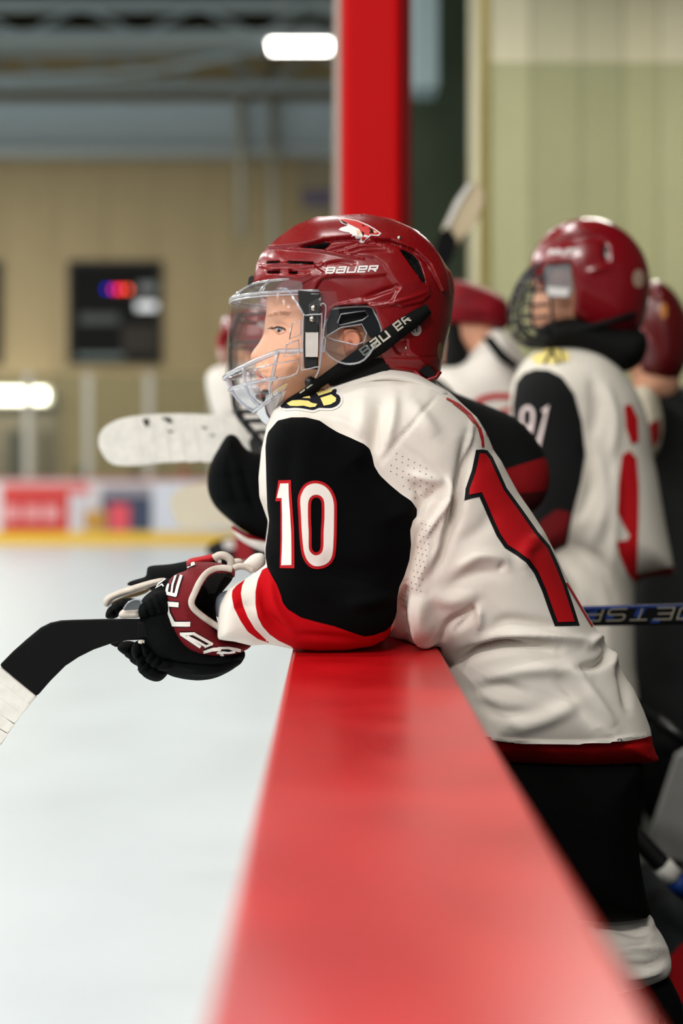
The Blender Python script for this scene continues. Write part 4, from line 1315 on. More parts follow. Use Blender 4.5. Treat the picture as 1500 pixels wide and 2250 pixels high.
# ---- clear full face visor: generalised elliptic shell, rows of (py, front px, rear px, half width)
rows = [(632, 549, 690, 0.1), (645, 524, 698, 0.105), (661, 505, 703, 0.110), (690, 502, 708, 0.112), (740, 499, 708, 0.112), (790, 497, 706, 0.110), (832, 493, 700, 0.106),
        (858, 504, 672, 0.097), (880, 521, 652, 0.088), (897, 541, 640, 0.078), (909, 563, 632, 0.066), (926, 574, 624, 0.054), (938, 587, 618, 0.044)]
rw = np.array(rows, float)
def vis(y_, phi, tilt=True):
    f_, r_, b_ = (np.interp(y_, rw[:, 0], rw[:, k]) for k in (1, 2, 3))
    xf, xr = px(f_, 0, KY)[0], px(r_, 0, KY)[0]
    # the lower edges sweep up from the chin towards the temples
    up_ = min(48.0, np.interp(y_, [690, 832, 858, 909, 938], [0, 80, 30, 46, 46]) * (1 - math.cos(phi))) if tilt else 0.0
    z = CZ - (y_ - up_ - VY) * KY / F
    return (xr - (xr - xf) * math.cos(phi), KY - b_ * math.sin(phi), z)
def vis_px(x, y):
    """near-side surface point of the visor that shows at pixel x, y"""
    best = None
    for k in range(0, 181):
        phi = math.radians(k * 0.6)
        p = vis(y, phi, False)
        # correct the row for perspective
        z = CZ - (y - VY) * p[1] / F
        p = (p[0], p[1], z)
        e = abs(VX + F * p[0] / p[1] - x)
        if best is None or e < best[0]:
            best = (e, p)
    return best[1]
lensrows = [661, 690, 740, 790, 832]
NP = 48
def lens(rowl, name, m, a0=-100, a1=100):
    V, Fc = [], []
    for y in rowl:
        for k in range(NP + 1):
            V.append(vis(y, math.radians(a0 + (a1 - a0) * k / NP)))
    for i in range(len(rowl) - 1):
        for k in range(NP):
            a_ = i * (NP + 1) + k
            Fc.append((a_, a_ + 1, a_ + NP + 2, a_ + NP + 1))
    return mk(name, V, Fc, m, he)
lens(lensrows, 'visor_lens', M_lens)
lens([858, 880, 897, 909], 'visor_chin_shell', clear('visor_chin_clear', (244, 244, 248), 0.07, 0.16), -85, 85)
lens([632, 645, 661], 'visor_brow', clear('visor_brow_clear', (238, 238, 244), 0.10, 0.2), -80, 80)
lens([909, 926, 938], 'visor_chin_cup', clear('visor_chin', (215, 220, 228), 0.55, 0.3, 0.15, (205, 208, 212)), -90, 90)
def vtube(name, y0, r, a0=-90, a1=90):
    tube(name, [vis(y0, math.radians(a0 + (a1 - a0) * k / 40)) for k in range(41)], r, M_rim, he, 8)
vtube('visor_rim', 632, 0.002, -70, 70)
vtube('visor_rim', 660, 0.0022)
vtube('visor_rim', 667, 0.0012)
vtube('visor_rim', 832, 0.0034)
vtube('visor_rim', 858, 0.0026, -70, 70)
vtube('visor_rim', 906, 0.0030, -80, 80)
vtube('visor_rim', 938, 0.002, -80, 80)
for ph in (-66, -40, -14, 14, 40, 66):
    tube('visor_rib', [vis(y, math.radians(ph * (1 if y < 860 else 1.0))) for y in (830, 845, 860, 880, 897, 908)], [0.0034, 0.0028, 0.003, 0.0026, 0.0028, 0.003], M_rim, he, 6)
for ph in (-50, -18, 18, 50):
    tube('visor_brow_rib', [vis(y, math.radians(ph)) for y in (632, 645, 661)], 0.0022, M_rim, he, 6)
for lp in ([(562, 811), (600, 800), (655, 791), (657, 806), (653, 820), (640, 826), (592, 838)], [(642, 712), (659, 704), (660, 735), (636, 745)], [(629, 757), (656, 747), (657, 775), (624, 783)]):
    tube('visor_slot_rim', [vis_px(x, y) for x, y in lp + lp[:1]], 0.0011, M_rim, he, 6)
tube('visor_rim', [vis_px(x, y) for x, y in [(562, 632), (630, 634), (640, 645), (655, 668), (668, 692)]], 0.0018, M_rim, he, 6)
# dark chin pad inside
puff('chin_pad', [(572, 862), (590, 852), (612, 858), (616, 870), (600, 884), (580, 886)], 1.985, 0.045, 0.02, M_foam, he, 0.003, n=3)
# ---- chin strap: webbing from the back of the shell to the chin cup
top = spl([(936, 667), (905, 684), (873, 703), (818, 743), (770, 778), (727, 809), (697, 831), (660, 858), (632, 876), (615, 892)], 4, False)
bot = spl([(948, 688), (920, 716), (880, 746), (848, 772), (812, 794), (768, 818), (728, 838), (700, 856), (665, 880), (628, 906)], 4, False)
dep = []
for t_, b_ in zip(top, bot):
    dd = []
    for p in (t_, (t_ + b_) / 2, b_):
        l, n_, i_, d_ = hit(ETr, p[0], p[1])
        if l is not None and l.y < 1.97:
            dd.append(l.y)
    dep.append(min(dd) - 0.004 if dd else None)
known = [k for k, d_ in enumerate(dep) if d_ is not None]
dep[-1] = 1.915
known.append(len(dep) - 1)
dep = np.interp(range(len(dep)), known, [dep[k] for k in known])
dep = np.minimum(dep, np.convolve(np.pad(dep, 2, 'edge'), np.ones(5) / 5, 'valid'))
sv, sf = [], []
for k, (t_, b_) in enumerate(zip(top, bot)):
    for s in (0, 1):
        sv += [px(t_[0], t_[1], dep[k] + s * 0.002), px(b_[0], b_[1], dep[k] + s * 0.002)]
for k in range(len(top) - 1):
    a_ = k * 4
    sf += [(a_, a_ + 1, a_ + 5, a_ + 4), (a_ + 2, a_ + 6, a_ + 7, a_ + 3), (a_, a_ + 4, a_ + 6, a_ + 2), (a_ + 1, a_ + 3, a_ + 7, a_ + 5)]
mk('chin_strap', sv, sf, M_strap, he)
ST = BVHTree.FromPolygons([tuple(p) for p in sv], sf)
M_weave = mat('strap_lettering', (186, 182, 168), 0.8, 0.2)
d1 = np.array([0.80, -0.60])
upv = np.array([-13.0, -16.0])
o0 = np.array([800.0, 784.0])
def stext(word, start, ln, rows_=5):
    p0 = o0 + d1 * start
    return text2d(word, lmap(p0, p0 + d1 * ln, upv), 0.2, 0.22, 1.0)
decal('strap_lettering', stext('BaU', 0, 74), ST, M_weave, he, 0.0007, 10)
decal('strap_lettering', stext('eR', 92, 40), ST, M_weave, he, 0.0007, 10)
decal('strap_lettering', text2d('Ba', lmap((658, 866), (688, 845), (-10, -14)), 0.2, 0.2, 1.0), ST, M_weave, he, 0.0007, 10)
puff('strap_buckle', [(668, 836), (682, 826), (700, 838), (706, 852), (690, 866), (674, 856)], 1.93, 0.006, 0.006, M_plastic, he, 0.002, n=2)
slab('neck_guard', spl([(722, 838), (760, 812), (830, 790), (850, 806), (845, 820), (800, 828), (735, 848)], 3), 1.955, 0.07, M_foam, he)
# ---- near glove
G3 = ((200, 1180), 3.261)
def g3(pts): return s2(pts, *G3)
GY = 1.872
# back of the hand and fingers, black knit padding
hand = g3([(640, 330), (520, 300), (450, 370), (370, 440), (345, 520), (352, 600), (375, 700), (372, 780), (400, 850), (440, 905), (520, 960), (600, 1000), (760, 1025), (900, 1005), (1010, 948), (1080, 900), (1104, 850), (1090, 815), (1000, 780), (800, 700), (700, 500)])
o, GT1 = puff('glove', hand, GY, 0.052, 0.05, M_glove, pl, 0.0026,
    [(g3([(352, 575), (430, 560), (530, 545)]), 3, -0.006), (g3([(360, 490), (430, 470), (520, 450)]), 3, -0.006),
     (g3([(380, 770), (460, 850), (560, 890), (700, 915), (900, 925), (1090, 880)]), 3.5, -0.009),
     (g3([(560, 880), (520, 930), (480, 960)]), 3, -0.006), (g3([(450, 690), (500, 800), (560, 870)]), 14, 0.005),
     (g3([(700, 970), (850, 965), (1000, 940)]), 6, 0.004), (g3([(600, 900), (780, 935), (1000, 910)]), 7, 0.003)], n=4,
    label='black padded glove with a maroon cuff')
NG = o
# finger rolls below the blade
for nm, poly, d, t in (('finger_roll', [(330, 740), (370, 760), (410, 850), (520, 920), (560, 960), (500, 1030), (420, 1020), (350, 970), (330, 915), (300, 850), (290, 790)], GY - 0.012, 0.034),
                       ('finger_roll', [(200, 765), (250, 745), (320, 760), (360, 830), (420, 900), (480, 960), (420, 985), (345, 960), (320, 915), (250, 850), (190, 800)], GY + 0.02, 0.03),
                       ('finger_roll', [(130, 760), (200, 740), (260, 770), (330, 860), (345, 920), (300, 905), (230, 835), (185, 790)], GY + 0.05, 0.026),
                       ('finger_roll', [(360, 740), (400, 790), (500, 870), (600, 900), (560, 960), (470, 950), (400, 900), (370, 830)], GY - 0.035, 0.024),
                       ('thumb_roll', [(355, 480), (440, 400), (540, 380), (600, 480), (560, 560), (440, 565), (352, 575), (340, 530)], GY - 0.03, 0.026),
                       ('thumb_tip', [(110, 530), (150, 480), (230, 440), (300, 440), (360, 460), (300, 500), (200, 560), (190, 582), (110, 582)], GY + 0.055, 0.026)):
    ln = [((poly[0][0] + poly[-1][0]) / 2, (poly[0][1] + poly[-1][1]) / 2)]
    c_ = np.array(poly, float); o_ = c_.mean(0); ax_ = np.linalg.svd(c_ - o_)[2][0]; nr_ = np.array([-ax_[1], ax_[0]])
    gr_ = [(g3([tuple(o_ + ax_ * u_ - nr_ * 90), tuple(o_ + ax_ * u_ + nr_ * 90)]), 2.6, -0.005) for u_ in (-60, -5, 50)]
    puff(nm, g3(poly), d, t, 0.02, M_glove, NG, 0.0026, gr_, n=3)
puff('palm_white', g3([(195, 555), (230, 515), (300, 520), (355, 508), (352, 575), (280, 580), (215, 582)]), GY - 0.02, 0.012, 0.01, M_beige, NG, 0.002, n=2)
slab('clear_plate', spl(g3([(232, 520), (260, 475), (310, 448), (352, 452), (364, 480), (350, 515), (290, 522)]), 3), GY - 0.034, 0.004, clear('plate_clear', (120, 125, 130), 0.22, 0.35, 0.15, (140, 146, 150)), NG)
tube('plate_rim', [px(x, y, GY - 0.037) for x, y in spl(g3([(232, 520), (260, 475), (310, 448), (352, 452), (364, 480)]), 3, False)], 0.0012, M_rim, NG, 6)
puff('palm_patch', g3([(330, 745), (372, 735), (384, 765), (345, 768)]), GY - 0.03, 0.006, 0.006, M_beige, NG, 0.002, n=2)
puff('palm_patch', g3([(372, 705), (384, 745), (380, 768), (370, 768)]), GY - 0.04, 0.005, 0.005, mat('palm_white', (225, 220, 212), 0.8), NG, 0.002, n=2)
# cuff
cuff = g3([(690, 185), (690, 235), (600, 270), (545, 330), (512, 400), (510, 480), (530, 560), (570, 670), (620, 750), (680, 810), (760, 845), (850, 860), (950, 858), (1050, 835), (1152, 775), (1060, 735), (960, 720), (920, 665), (900, 560), (900, 480),
           (960, 390), (1010, 330), (1030, 260), (1005, 215), (900, 185), (800, 180)])
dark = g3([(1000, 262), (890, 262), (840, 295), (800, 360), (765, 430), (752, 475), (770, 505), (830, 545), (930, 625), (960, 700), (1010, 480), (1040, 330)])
cv = spl(np.array(cuff), 3)
a = P(cv, GY)
vol = Vol((a[:, 0].min() - 0.01, GY - 0.085, a[:, 1].min() - 0.01), (a[:, 0].max() + 0.01, GY + 0.085, a[:, 1].max() + 0.01), 0.0022)
vol.add(vol.infl(a, GY, 0.066, 0.055, 2.2))
v, q = vol.mesh(1)
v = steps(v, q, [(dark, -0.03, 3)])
vp = topx(v)
trimzone = None
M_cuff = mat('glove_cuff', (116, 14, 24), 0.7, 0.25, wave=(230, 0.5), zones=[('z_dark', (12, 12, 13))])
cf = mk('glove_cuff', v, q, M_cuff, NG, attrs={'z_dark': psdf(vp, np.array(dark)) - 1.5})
CT = bvh(v, q)
# pale roll of the cuff opening
tr = spl(g3([(1012, 232), (960, 222), (890, 228), (830, 256), (780, 320), (742, 400), (718, 462), (735, 512), (800, 570), (860, 612), (925, 655)]), 4, False)
tp_ = []
for x, y in tr:
    l, n_, i_, d_ = hit(CT, x, y)
    tp_.append(tuple(l) if l is not None else (tp_[-1] if tp_ else px(x, y, GY - 0.05)))
tp_ = np.array(tp_)
tp_[:, 1] = np.minimum(tp_[:, 1], GY - 0.03)
k_ = np.ones(5) / 5
tp_[:, 1] = np.convolve(np.pad(tp_[:, 1], 2, 'edge'), k_, 'valid') - 0.003
tp_ = np.array([px(x, y, d_) for (x, y), d_ in zip(tr, tp_[:, 1])])
tube('cuff_trim', tp_, 0.0042, M_beige, NG, 8)
# lettering round the cuff: each letter on its own slanted box (corner origin, along, up) in zoom pixels
M_glet = mat('cuff_lettering', (232, 226, 218), 0.7, 0.2)
def letter(ch, corners, w=0.26):
    """corners: top-left, top-right, bottom-left, bottom-right of the letter as read, in zoom pixels"""
    tl, tr_, bl, br_ = [np.array(c, float) for c in corners]
    f_ = lambda u, v: tuple((bl * (1 - u) * (1 - v) + br_ * u * (1 - v) + tl * (1 - u) * v + tr_ * u * v))
    return [[(200 + p[0] / 3.261, 1180 + p[1] / 3.261) for p in qd] for qd in text2d(ch, f_, w, 0.2, 1.0)]
def rb(pts, w): return [[(200 + p[0] / 3.261, 1180 + p[1] / 3.261) for p in qd] for qd in ribbons(pts, w)]
def gp_(pts): return [g3(pts)]
def cuff_text(e):
    """the five letters as they sit round the cuff; e widens every stroke for the dark edge"""
    L_ = []
    L_ += rb([(640, 246), (690, 212), (742, 192)], 24 + e) + rb([(648, 218), (690, 198)], 14 + e)
    L_ += rb([(582, 262), (552, 335), (540, 402)], 26 + e) + rb([(612, 268), (588, 340), (578, 412)], 14 + e) + rb([(648, 276), (624, 350), (606, 425)], 20 + e) + rb([(532, 400), (612, 420)], 24 + e) + rb([(572, 268), (616, 272)], 16 + e)
    L_ += rb([(630, 486), (540, 478), (552, 545), (592, 622), (708, 624)], 34 + e)
    L_ += rb([(785, 786), (648, 694)], 20 + e) + rb([(640, 692), (742, 692)], 20 + e) + rb([(728, 690), (868, 772)], 20 + e) + rb([(690, 706), (822, 784)], 14 + e) + rb([(868, 770), (812, 786)], 15 + e)
    L_ += rb([(806, 822), (870, 806), (930, 806)], 20 + e) + rb([(918, 812), (944, 852)], 22 + e) + rb([(905, 800), (985, 800), (1070, 812)], 17 + e) + rb([(900, 826), (990, 826), (1030, 820)], 13 + e)
    return L_
lets, blk = cuff_text(0), cuff_text(13)
decal('cuff_lettering_outline', blk, CT, M_twillblack, cf, 0.0008, 10)
decal('cuff_lettering', lets, CT, M_glet, cf, 0.0018, 10, label='pale lettering round the cuff')
# small emblem at the cuff edge
decal('emblem', ribbons(g3([(460, 330), (500, 300), (530, 310), (490, 340), (470, 370), (510, 345), (520, 360)]), 2.6), [GT1, CT], M_glet, NG, 0.003, 10)
# wrist guard (grey) showing in the cuff
puff('wrist_guard', g3([(890, 470), (905, 420), (950, 388), (990, 400), (960, 560), (920, 580), (895, 560)]), GY - 0.012, 0.03, 0.02, mat('wrist_grey', (120, 126, 138), 0.5), NG, 0.003, n=2)

# ---- far glove
FY = 2.0
o, FT = puff('glove', g3([(395, 280), (400, 225), (430, 205), (560, 195), (690, 170), (760, 150), (880, 120), (960, 130), (1010, 180), (1000, 300), (900, 400), (700, 460), (500, 420), (430, 380), (250, 340), (300, 310)]), FY, 0.05, 0.045, M_glove, pl, 0.004, n=3,
             label='black and red glove half hidden behind the near one')
FG = o
fo, fT = puff('glove_cuff', g3([(690, 160), (780, 140), (880, 118), (900, 140), (880, 170), (760, 190), (690, 215)]), 1.965, 0.03, 0.012, mat('cuff_red', (176, 24, 32), 0.7, 0.2), FG, 0.003, n=2)
tube('cuff_trim', [px(x, y, 1.945) for x, y in spl(g3([(880, 155), (920, 132), (965, 138), (1000, 170), (1000, 225), (995, 260)]), 4, False)], 0.0055, M_beige, FG, 8)
tube('cuff_trim', [px(x, y, 1.93) for x, y in spl(g3([(1000, 240), (1050, 212), (1110, 215), (1160, 245)]), 4, False)], 0.0045, M_beige, FG, 8)
puff('cuff_flap', g3([(1080, 200), (1140, 135), (1200, 112), (1245, 130), (1250, 200), (1180, 260), (1110, 220)]), 1.96, 0.012, 0.012, mat('flap_white', (232, 226, 214), 0.8), FG, 0.003, n=3)
puff('cuff_flap', g3([(1005, 165), (1050, 150), (1090, 165), (1070, 195), (1020, 205)]), 1.97, 0.01, 0.01, M_beige, FG, 0.003, n=2)
puff('palm_edge', g3([(86, 470), (100, 430), (170, 390), (300, 345), (440, 305), (530, 292), (520, 330), (450, 350), (330, 395), (230, 425), (160, 455), (140, 490), (110, 505)]), 1.95, 0.016, 0.012, M_beige, FG, 0.0025, n=3)
puff('palm', g3([(140, 470), (230, 425), (340, 390), (440, 360), (400, 400), (320, 430), (230, 450), (150, 490)]), 1.965, 0.012, 0.01, mat('palm_tan', (150, 130, 96), 0.8, 0.2), FG, 0.0025, n=2)
decal('cuff_lettering', letter('B', [(905, 168), (932, 168), (905, 195), (930, 195)]), [FT, fT], M_glet, FG, 0.002, 10)

# ---- the held stick with its taped blade
BY = 1.85
st = thing('hockey_stick', 'black hockey stick with white taped blade held in the near glove at left', 'hockey stick', px(150, 1450, BY))
Z4 = ((0, 1300), 3.0)
blade = s2([(1010, 180), (920, 180), (700, 180), (480, 186), (400, 190), (330, 205), (270, 235), (180, 310), (90, 390), (0, 482), (245, 688), (330, 590), (430, 490), (520, 430), (620, 380), (730, 342), (840, 320), (1010, 312)], *Z4)
bo = slab('blade', blade, BY, 0.011, M_stick, st, 0.003)
tape = s2([(5, 490), (-60, 560), (-180, 700), (-320, 900), (-450, 1130), (-470, 1260), (-380, 1330), (-250, 1270), (-120, 1150), (0, 1020), (70, 910), (140, 812), (200, 740), (246, 686), (125, 590)], *Z4)
to = slab('blade_tape', tape, BY, 0.0135, M_tape, st, 0.003)
# overlapping turns of tape
for k, (a_, b_) in enumerate((((-40, 560), (195, 742)), ((-80, 640), (145, 808)), ((-140, 720), (100, 870)), ((-190, 790), (58, 935)), ((-240, 870), (10, 1010)))):
    q4 = [(a_[0], a_[1]), (b_[0], b_[1]), (b_[0] - 52, b_[1] + 66), (a_[0] - 46, a_[1] + 74)]
    q4 = s2(q4, *Z4)
    q4 = [tuple(np.array(p) * 0.985 + np.array(q4).mean(0) * 0.015) for p in q4]
    slab('tape_turn', q4, BY - 0.0066, 0.0012, M_tape, st)
box('shaft', (px(300, 0, BY)[0], px(470, 0, BY)[0], BY - 0.008, BY + 0.012, px(0, 1404, BY)[2], px(0, 1362, BY)[2]), M_stick, st, 0.004)
# ================================================================== OTHER PLAYERS
def zmat(name, base, zn, **k):
    return mat(name, base, 0.85, 0.2, zones=zn, **k)
M_whitec = mat('jersey_white_plain', (226, 220, 211), 0.85, 0.2, sheen=0.1)
M_cuffw = mat('cuff_white', (222, 216, 208), 0.8, 0.2)

def helmet(parent, dome, cutp, D, T, m, h=0.005, strokes=(), vents=(), nm='helmet'):
    a = P(dome, D)
    vol = Vol((a[:, 0].min() - 0.03, D - T - 0.03, a[:, 1].min() - 0.03), (a[:, 0].max() + 0.03, D + T + 0.03, a[:, 1].max() + 0.03), h)
    vol.add(vol.infl(spl(a, 3), D, T, T * 1.05, 2.25))
    if cutp:
        vol.cut(vol.ext(P(cutp, D - T * 0.7)))
    v, q = vol.mesh(1)
    if vents:
        v = steps(v, q, [(z, -0.012, 3) for z in vents])
    v = folds(v, q, strokes)
    at = None
    if vents:
        p_ = topx(v)
        z = np.full(len(v), 9.0)
        for w in vents:
            z = np.minimum(z, psdf(p_, np.array(w)) + 1)
        at = {'z_vent': np.where(v[:, 1] < D, z, 9)}
    o = mk(nm, v, q, m, parent, attrs=at)
    return o, bvh(v, q)

def head(parent, prof, D, T=0.07, h=0.005):
    a = P(prof, D)
    vol = Vol((a[:, 0].min() - 0.02, D - T - 0.02, a[:, 1].min() - 0.02), (a[:, 0].max() + 0.02, D + T + 0.02, a[:, 1].max() + 0.02), h)
    vol.add(vol.infl(spl(a, 3), D, T, 0.065, 2.2))
    v, q = vol.mesh(1)
    return mk('body', v, q, M_skin, parent), bvh(v, q)

def cage(parent, lines, D, w, r=0.0024):
    """wire cage: side outlines given in pixels, mirrored to the far side, joined by cross wires"""
    for l in lines:
        for s in (-1, 1):
            n = len(l)
            pts = []
            for k, (x, y) in enumerate(l):
                p = px(x, y, D)
                pts.append((p[0], D + s * w[k] if isinstance(w, (list, tuple)) else D + s * w, p[2]))
            tube('cage_wire', pts, r, M_wire, parent, 6)

M_helm2 = mat('helmet_shell_b', (122, 8, 20), 0.22, 0.5, coat=0.3, zones=[('z_vent', (8, 8, 8))])

# ---- player with the cage right behind (player B)
B = 2.5
pb = thing('person', 'caged hockey player in black gloves just behind the number 10 player', 'person', (0.2, B, FLOOR))
bh, _ = helmet(pb, [(572, 740), (566, 690), (580, 640), (620, 600), (700, 585), (790, 600), (840, 660), (850, 740), (820, 810), (740, 820), (640, 780)],
               [(540, 700), (600, 715), (660, 730), (690, 800), (760, 840), (880, 840), (880, 560), (540, 560)], B, 0.11, M_helm2)
bbody, _ = head(pb, [(590, 690), (580, 720), (578, 750), (560, 800), (566, 820), (562, 850), (575, 890), (600, 915), (660, 905), (700, 900), (700, 960), (830, 960), (830, 800), (800, 690), (700, 660)], B)
CW = 0.075
for x0 in range(5):
    pass
def cpt(x, y, s):
    p = px(x, y, B)
    return (p[0], B + s, p[2])
outl = [(520, 690), (503, 740), (501, 800), (506, 850), (512, 905), (545, 950), (578, 985), (610, 1000)]
for s in (-0.05, -0.02, 0.02, 0.05):
    tube('cage_wire', [cpt(x + abs(s) * 260, y, s) for x, y in spl(outl, 3, False)], 0.0026, M_wire, bh, 6)
for y0, xf, xr in ((700, 517, 640), (760, 502, 650), (820, 503, 650), (868, 508, 650), (905, 512, 650), (925, 527, 650), (950, 545, 650), (985, 578, 650)):
    pts = []
    for k in range(-8, 9):
        ph = k / 8 * 1.45
        X_ = px(xr, y0, B)[0] - (px(xr, y0, B)[0] - px(xf, y0, B)[0]) * math.cos(ph)
        pts.append((X_, B + 0.095 * math.sin(ph), px(0, y0, B)[2]))
    tube('cage_wire', pts, 0.0028, M_wire, bh, 6)
# torso and sleeves of player B
jb, JB = puff('jersey', [(640, 905), (760, 850), (880, 815), (960, 825), (1010, 880), (1040, 960), (1060, 1100), (1090, 1300), (1110, 1480), (1120, 1640), (935, 1640), (930, 1345), (880, 1312), (700, 1270), (600, 1150), (590, 1000)], B, 0.16, 0.12, M_whitec, pb, 0.012, n=3)
zb = {'z_red': [(1108, 1032), (1196, 1004), (1216, 1040), (1206, 1078), (1110, 1086), (1095, 1060)], 'z_dk': [(1090, 1086), (1230, 1078), (1230, 1160), (1090, 1160)]}
puff('sleeve', [(905, 830), (950, 828), (990, 858), (1048, 882), (1124, 914), (1167, 952), (1195, 998), (1207, 1040), (1200, 1086), (1170, 1125), (1090, 1145), (1010, 1130), (960, 1090), (1010, 1040), (960, 960), (900, 900)], 2.38, 0.06, 0.055,
     zmat('sleeve_b', (12, 13, 14), [('z_red', (140, 14, 20)), ('z_dk', (70, 12, 14))]), pb, 0.007, zones=zb, n=3)
gb, GB = puff('glove', [(455, 1070), (462, 1020), (480, 985), (500, 955), (520, 958), (545, 990), (590, 1000), (640, 1020), (640, 1190), (590, 1192), (540, 1170), (500, 1140), (470, 1110)], 2.36, 0.05, 0.045, M_glove, pb, 0.005,
     [([(500, 1000), (505, 1060), (520, 1110)], 5, -0.008), ([(530, 1010), (540, 1070), (560, 1130)], 5, -0.008), ([(470, 1050), (560, 1040)], 4, -0.005), ([(475, 1100), (570, 1100)], 4, -0.005)], n=3, label='black knuckled glove below the cage')
puff('glove_cuff', [(505, 1150), (540, 1172), (590, 1188), (640, 1190), (640, 1220), (590, 1215), (550, 1200), (520, 1180)], 2.34, 0.04, 0.02, zmat('cuff_b', (222, 216, 208), [('z_red', (150, 16, 24))]), gb, 0.004,
     zones={'z_red': [(495, 1140), (540, 1162), (590, 1178), (650, 1180), (650, 1192), (590, 1192), (545, 1184), (510, 1164)]}, n=2)
puff('pants', [(935, 1620), (1120, 1620), (1130, 1800), (1120, 1960), (950, 1960), (935, 1800)], B, 0.12, 0.09, M_black, pb, 0.014, n=3)
puff('sock', [(955, 1940), (1110, 1940), (1120, 2100), (1090, 2380), (980, 2380), (950, 2100)], B, 0.07, 0.06, M_whitec, pb, 0.014, n=3)
zb_ = CZ - (2380 - VY) * B / F
x0, x1 = px(930, 0, B)[0], px(1130, 0, B)[0]
puff('skate_boot', [(990, 2360), (1120, 2360), (1130, 2455), (925, 2455), (930, 2425), (980, 2400)], B, 0.045, 0.04, M_plastic, pb, 0.01, n=2)
box('skate_blade', (x0, x1, B - 0.002, B + 0.002, FLOOR, CZ - (2450 - VY) * B / F), M_steel, pb)

# white taped blade in front of that player
S2D = 2.62
sb = thing('hockey_stick', 'hockey stick with broad white taped blade with black scuffs reaching left from the caged player', 'hockey stick', px(400, 970, S2D))
b2 = spl([(217, 972), (222, 950), (240, 932), (275, 918), (330, 911), (400, 909), (470, 912), (540, 920), (580, 928), (588, 970), (575, 1004), (520, 1010), (440, 1012), (360, 1017), (300, 1023), (255, 1022), (235, 1010), (222, 990)], 3)
slab('blade', b2, S2D, 0.014, M_tape, sb, 0.003)
for k in range(7):
    x = 268 + k * 32
    q4 = [(x, 918 - k), (x + 30, 913), (x + 46, 1015), (x + 16, 1018)]
    slab('tape_turn', [tuple(np.array(p) * 0.97 + np.array(q4).mean(0) * 0.03) for p in q4], S2D - 0.0075, 0.0012, M_tape, sb)
M_scuff = mat('scuff_black', (40, 38, 36), 0.9, 0.1)
for sp in ([(313, 921), (326, 920), (328, 932), (322, 938), (316, 930)], [(352, 918), (372, 917), (379, 926), (374, 931), (362, 922)], [(366, 944), (382, 948), (374, 951)], [(440, 936), (456, 940), (452, 944)], [(455, 954), (474, 956), (470, 958)]):
    slab('scuff', sp, S2D - 0.009, 0.001, M_scuff, sb)
tube('shaft', [px(560, 968, 2.62), px(575, 1040, 2.5), px(595, 1120, 2.41), px(660, 1290, 2.4)], 0.012, M_stick, sb, 6)
sb2 = thing('hockey_stick', 'blurred tan taped stick blade under the white one, against the far boards', 'hockey stick', px(430, 1110, 3.95))
slab('blade', spl([(374, 1105), (385, 1080), (420, 1066), (470, 1058), (540, 1058), (540, 1150), (470, 1156), (420, 1160), (388, 1150)], 3), 3.95, 0.012, mat('tape_tan', (206, 198, 176), 0.85), sb2, 0.003)
tube('shaft', [px(525, 1100, 3.95), px(548, 1150, 3.95), px(556, 1210, 3.95)], 0.012, M_stick, sb2, 6)

# horizontal shaft behind the main player's back, lettering upside down
SD = 2.255
ss = thing('hockey_stick', 'blue and black stick shaft with upside down lettering behind the back of number 10', 'hockey stick', px(1400, 1352, SD))
zt0, zt1 = (1335, 1375), (1326, 1371)
shaft = [(700, 1316), (940, 1318), (1150, 1328), (1285, 1333), (1560, 1325), (1700, 1321), (1700, 1366), (1560, 1370), (1285, 1375), (1150, 1370), (940, 1358), (700, 1357)]
so = slab('shaft', shaft, SD, 0.02, M_stick, ss, 0.004)
svv, sff = slabv(shaft, SD, SD - 0.01, SD + 0.01)
SST = BVHTree.FromPolygons([tuple(p) for p in svv], [tuple(f) for f in sff])
M_sblue = mat('shaft_blue', (8, 44, 110), 0.5, 0.3, noise=(50, 0.4))
decal('blue_stripe', [[(1200, 1335), (1285, 1333), (1555, 1325.5), (1555, 1331), (1285, 1339), (1200, 1340)], [(1290, 1345), (1312, 1340), (1306, 1362), (1290, 1366)], [(1398, 1338), (1420, 1337), (1412, 1350), (1400, 1360), (1392, 1352)], [(1494, 1352), (1556, 1348), (1556, 1368), (1500, 1366)], [(1332, 1350), (1350, 1352), (1346, 1360), (1330, 1360)], [(1430, 1360), (1450, 1358), (1448, 1368), (1428, 1369)]], SST, M_sblue, ss, 0.0005, 40)
decal('shaft_lettering', text2d('JETSP', lmap((1536, 1332), (1286, 1338), (-10, 28.5)), 0.11, 0.3, 1.2), SST, mat('shaft_letter_grey', (128, 122, 108), 0.6), ss, 0.001, 40, label='grey upside down lettering')

# ---- number 91 player (player C)
C = 3.1
pc = thing('person', 'hockey player with number 91 sleeve and black cage at right, looking left', 'person', (0.62, C, FLOOR))
ch, CHT = helmet(pc, [(1168, 640), (1165, 590), (1172, 558), (1192, 524), (1226, 496), (1276, 481), (1330, 488), (1380, 520), (1413, 568), (1424, 620), (1418, 680), (1396, 738), (1340, 765), (1260, 740), (1195, 700)],
                 [(1150, 596), (1186, 604), (1198, 640), (1200, 585), (1250, 580), (1262, 640), (1260, 690), (1300, 715), (1350, 748), (1400, 760), (1450, 740), (1450, 460), (1150, 460)], C, 0.108, M_helm2, 0.005,
                 [([(1180, 560), (1230, 530), (1300, 520), (1350, 540)], 6, -0.006), ([(1190, 545), (1250, 515), (1320, 508)], 6, 0.006), ([(1290, 600), (1320, 590), (1345, 590)], 6, 0.005)],
                 [[(1325, 530), (1338, 545), (1335, 575), (1325, 565)]])
decal('brand_lettering', text2d('BaUeR', lmap((1205, 560), (1268, 556), (2, -11)), 0.24, 0.25, 1.0), CHT, M_print, ch, 0.001, 12)
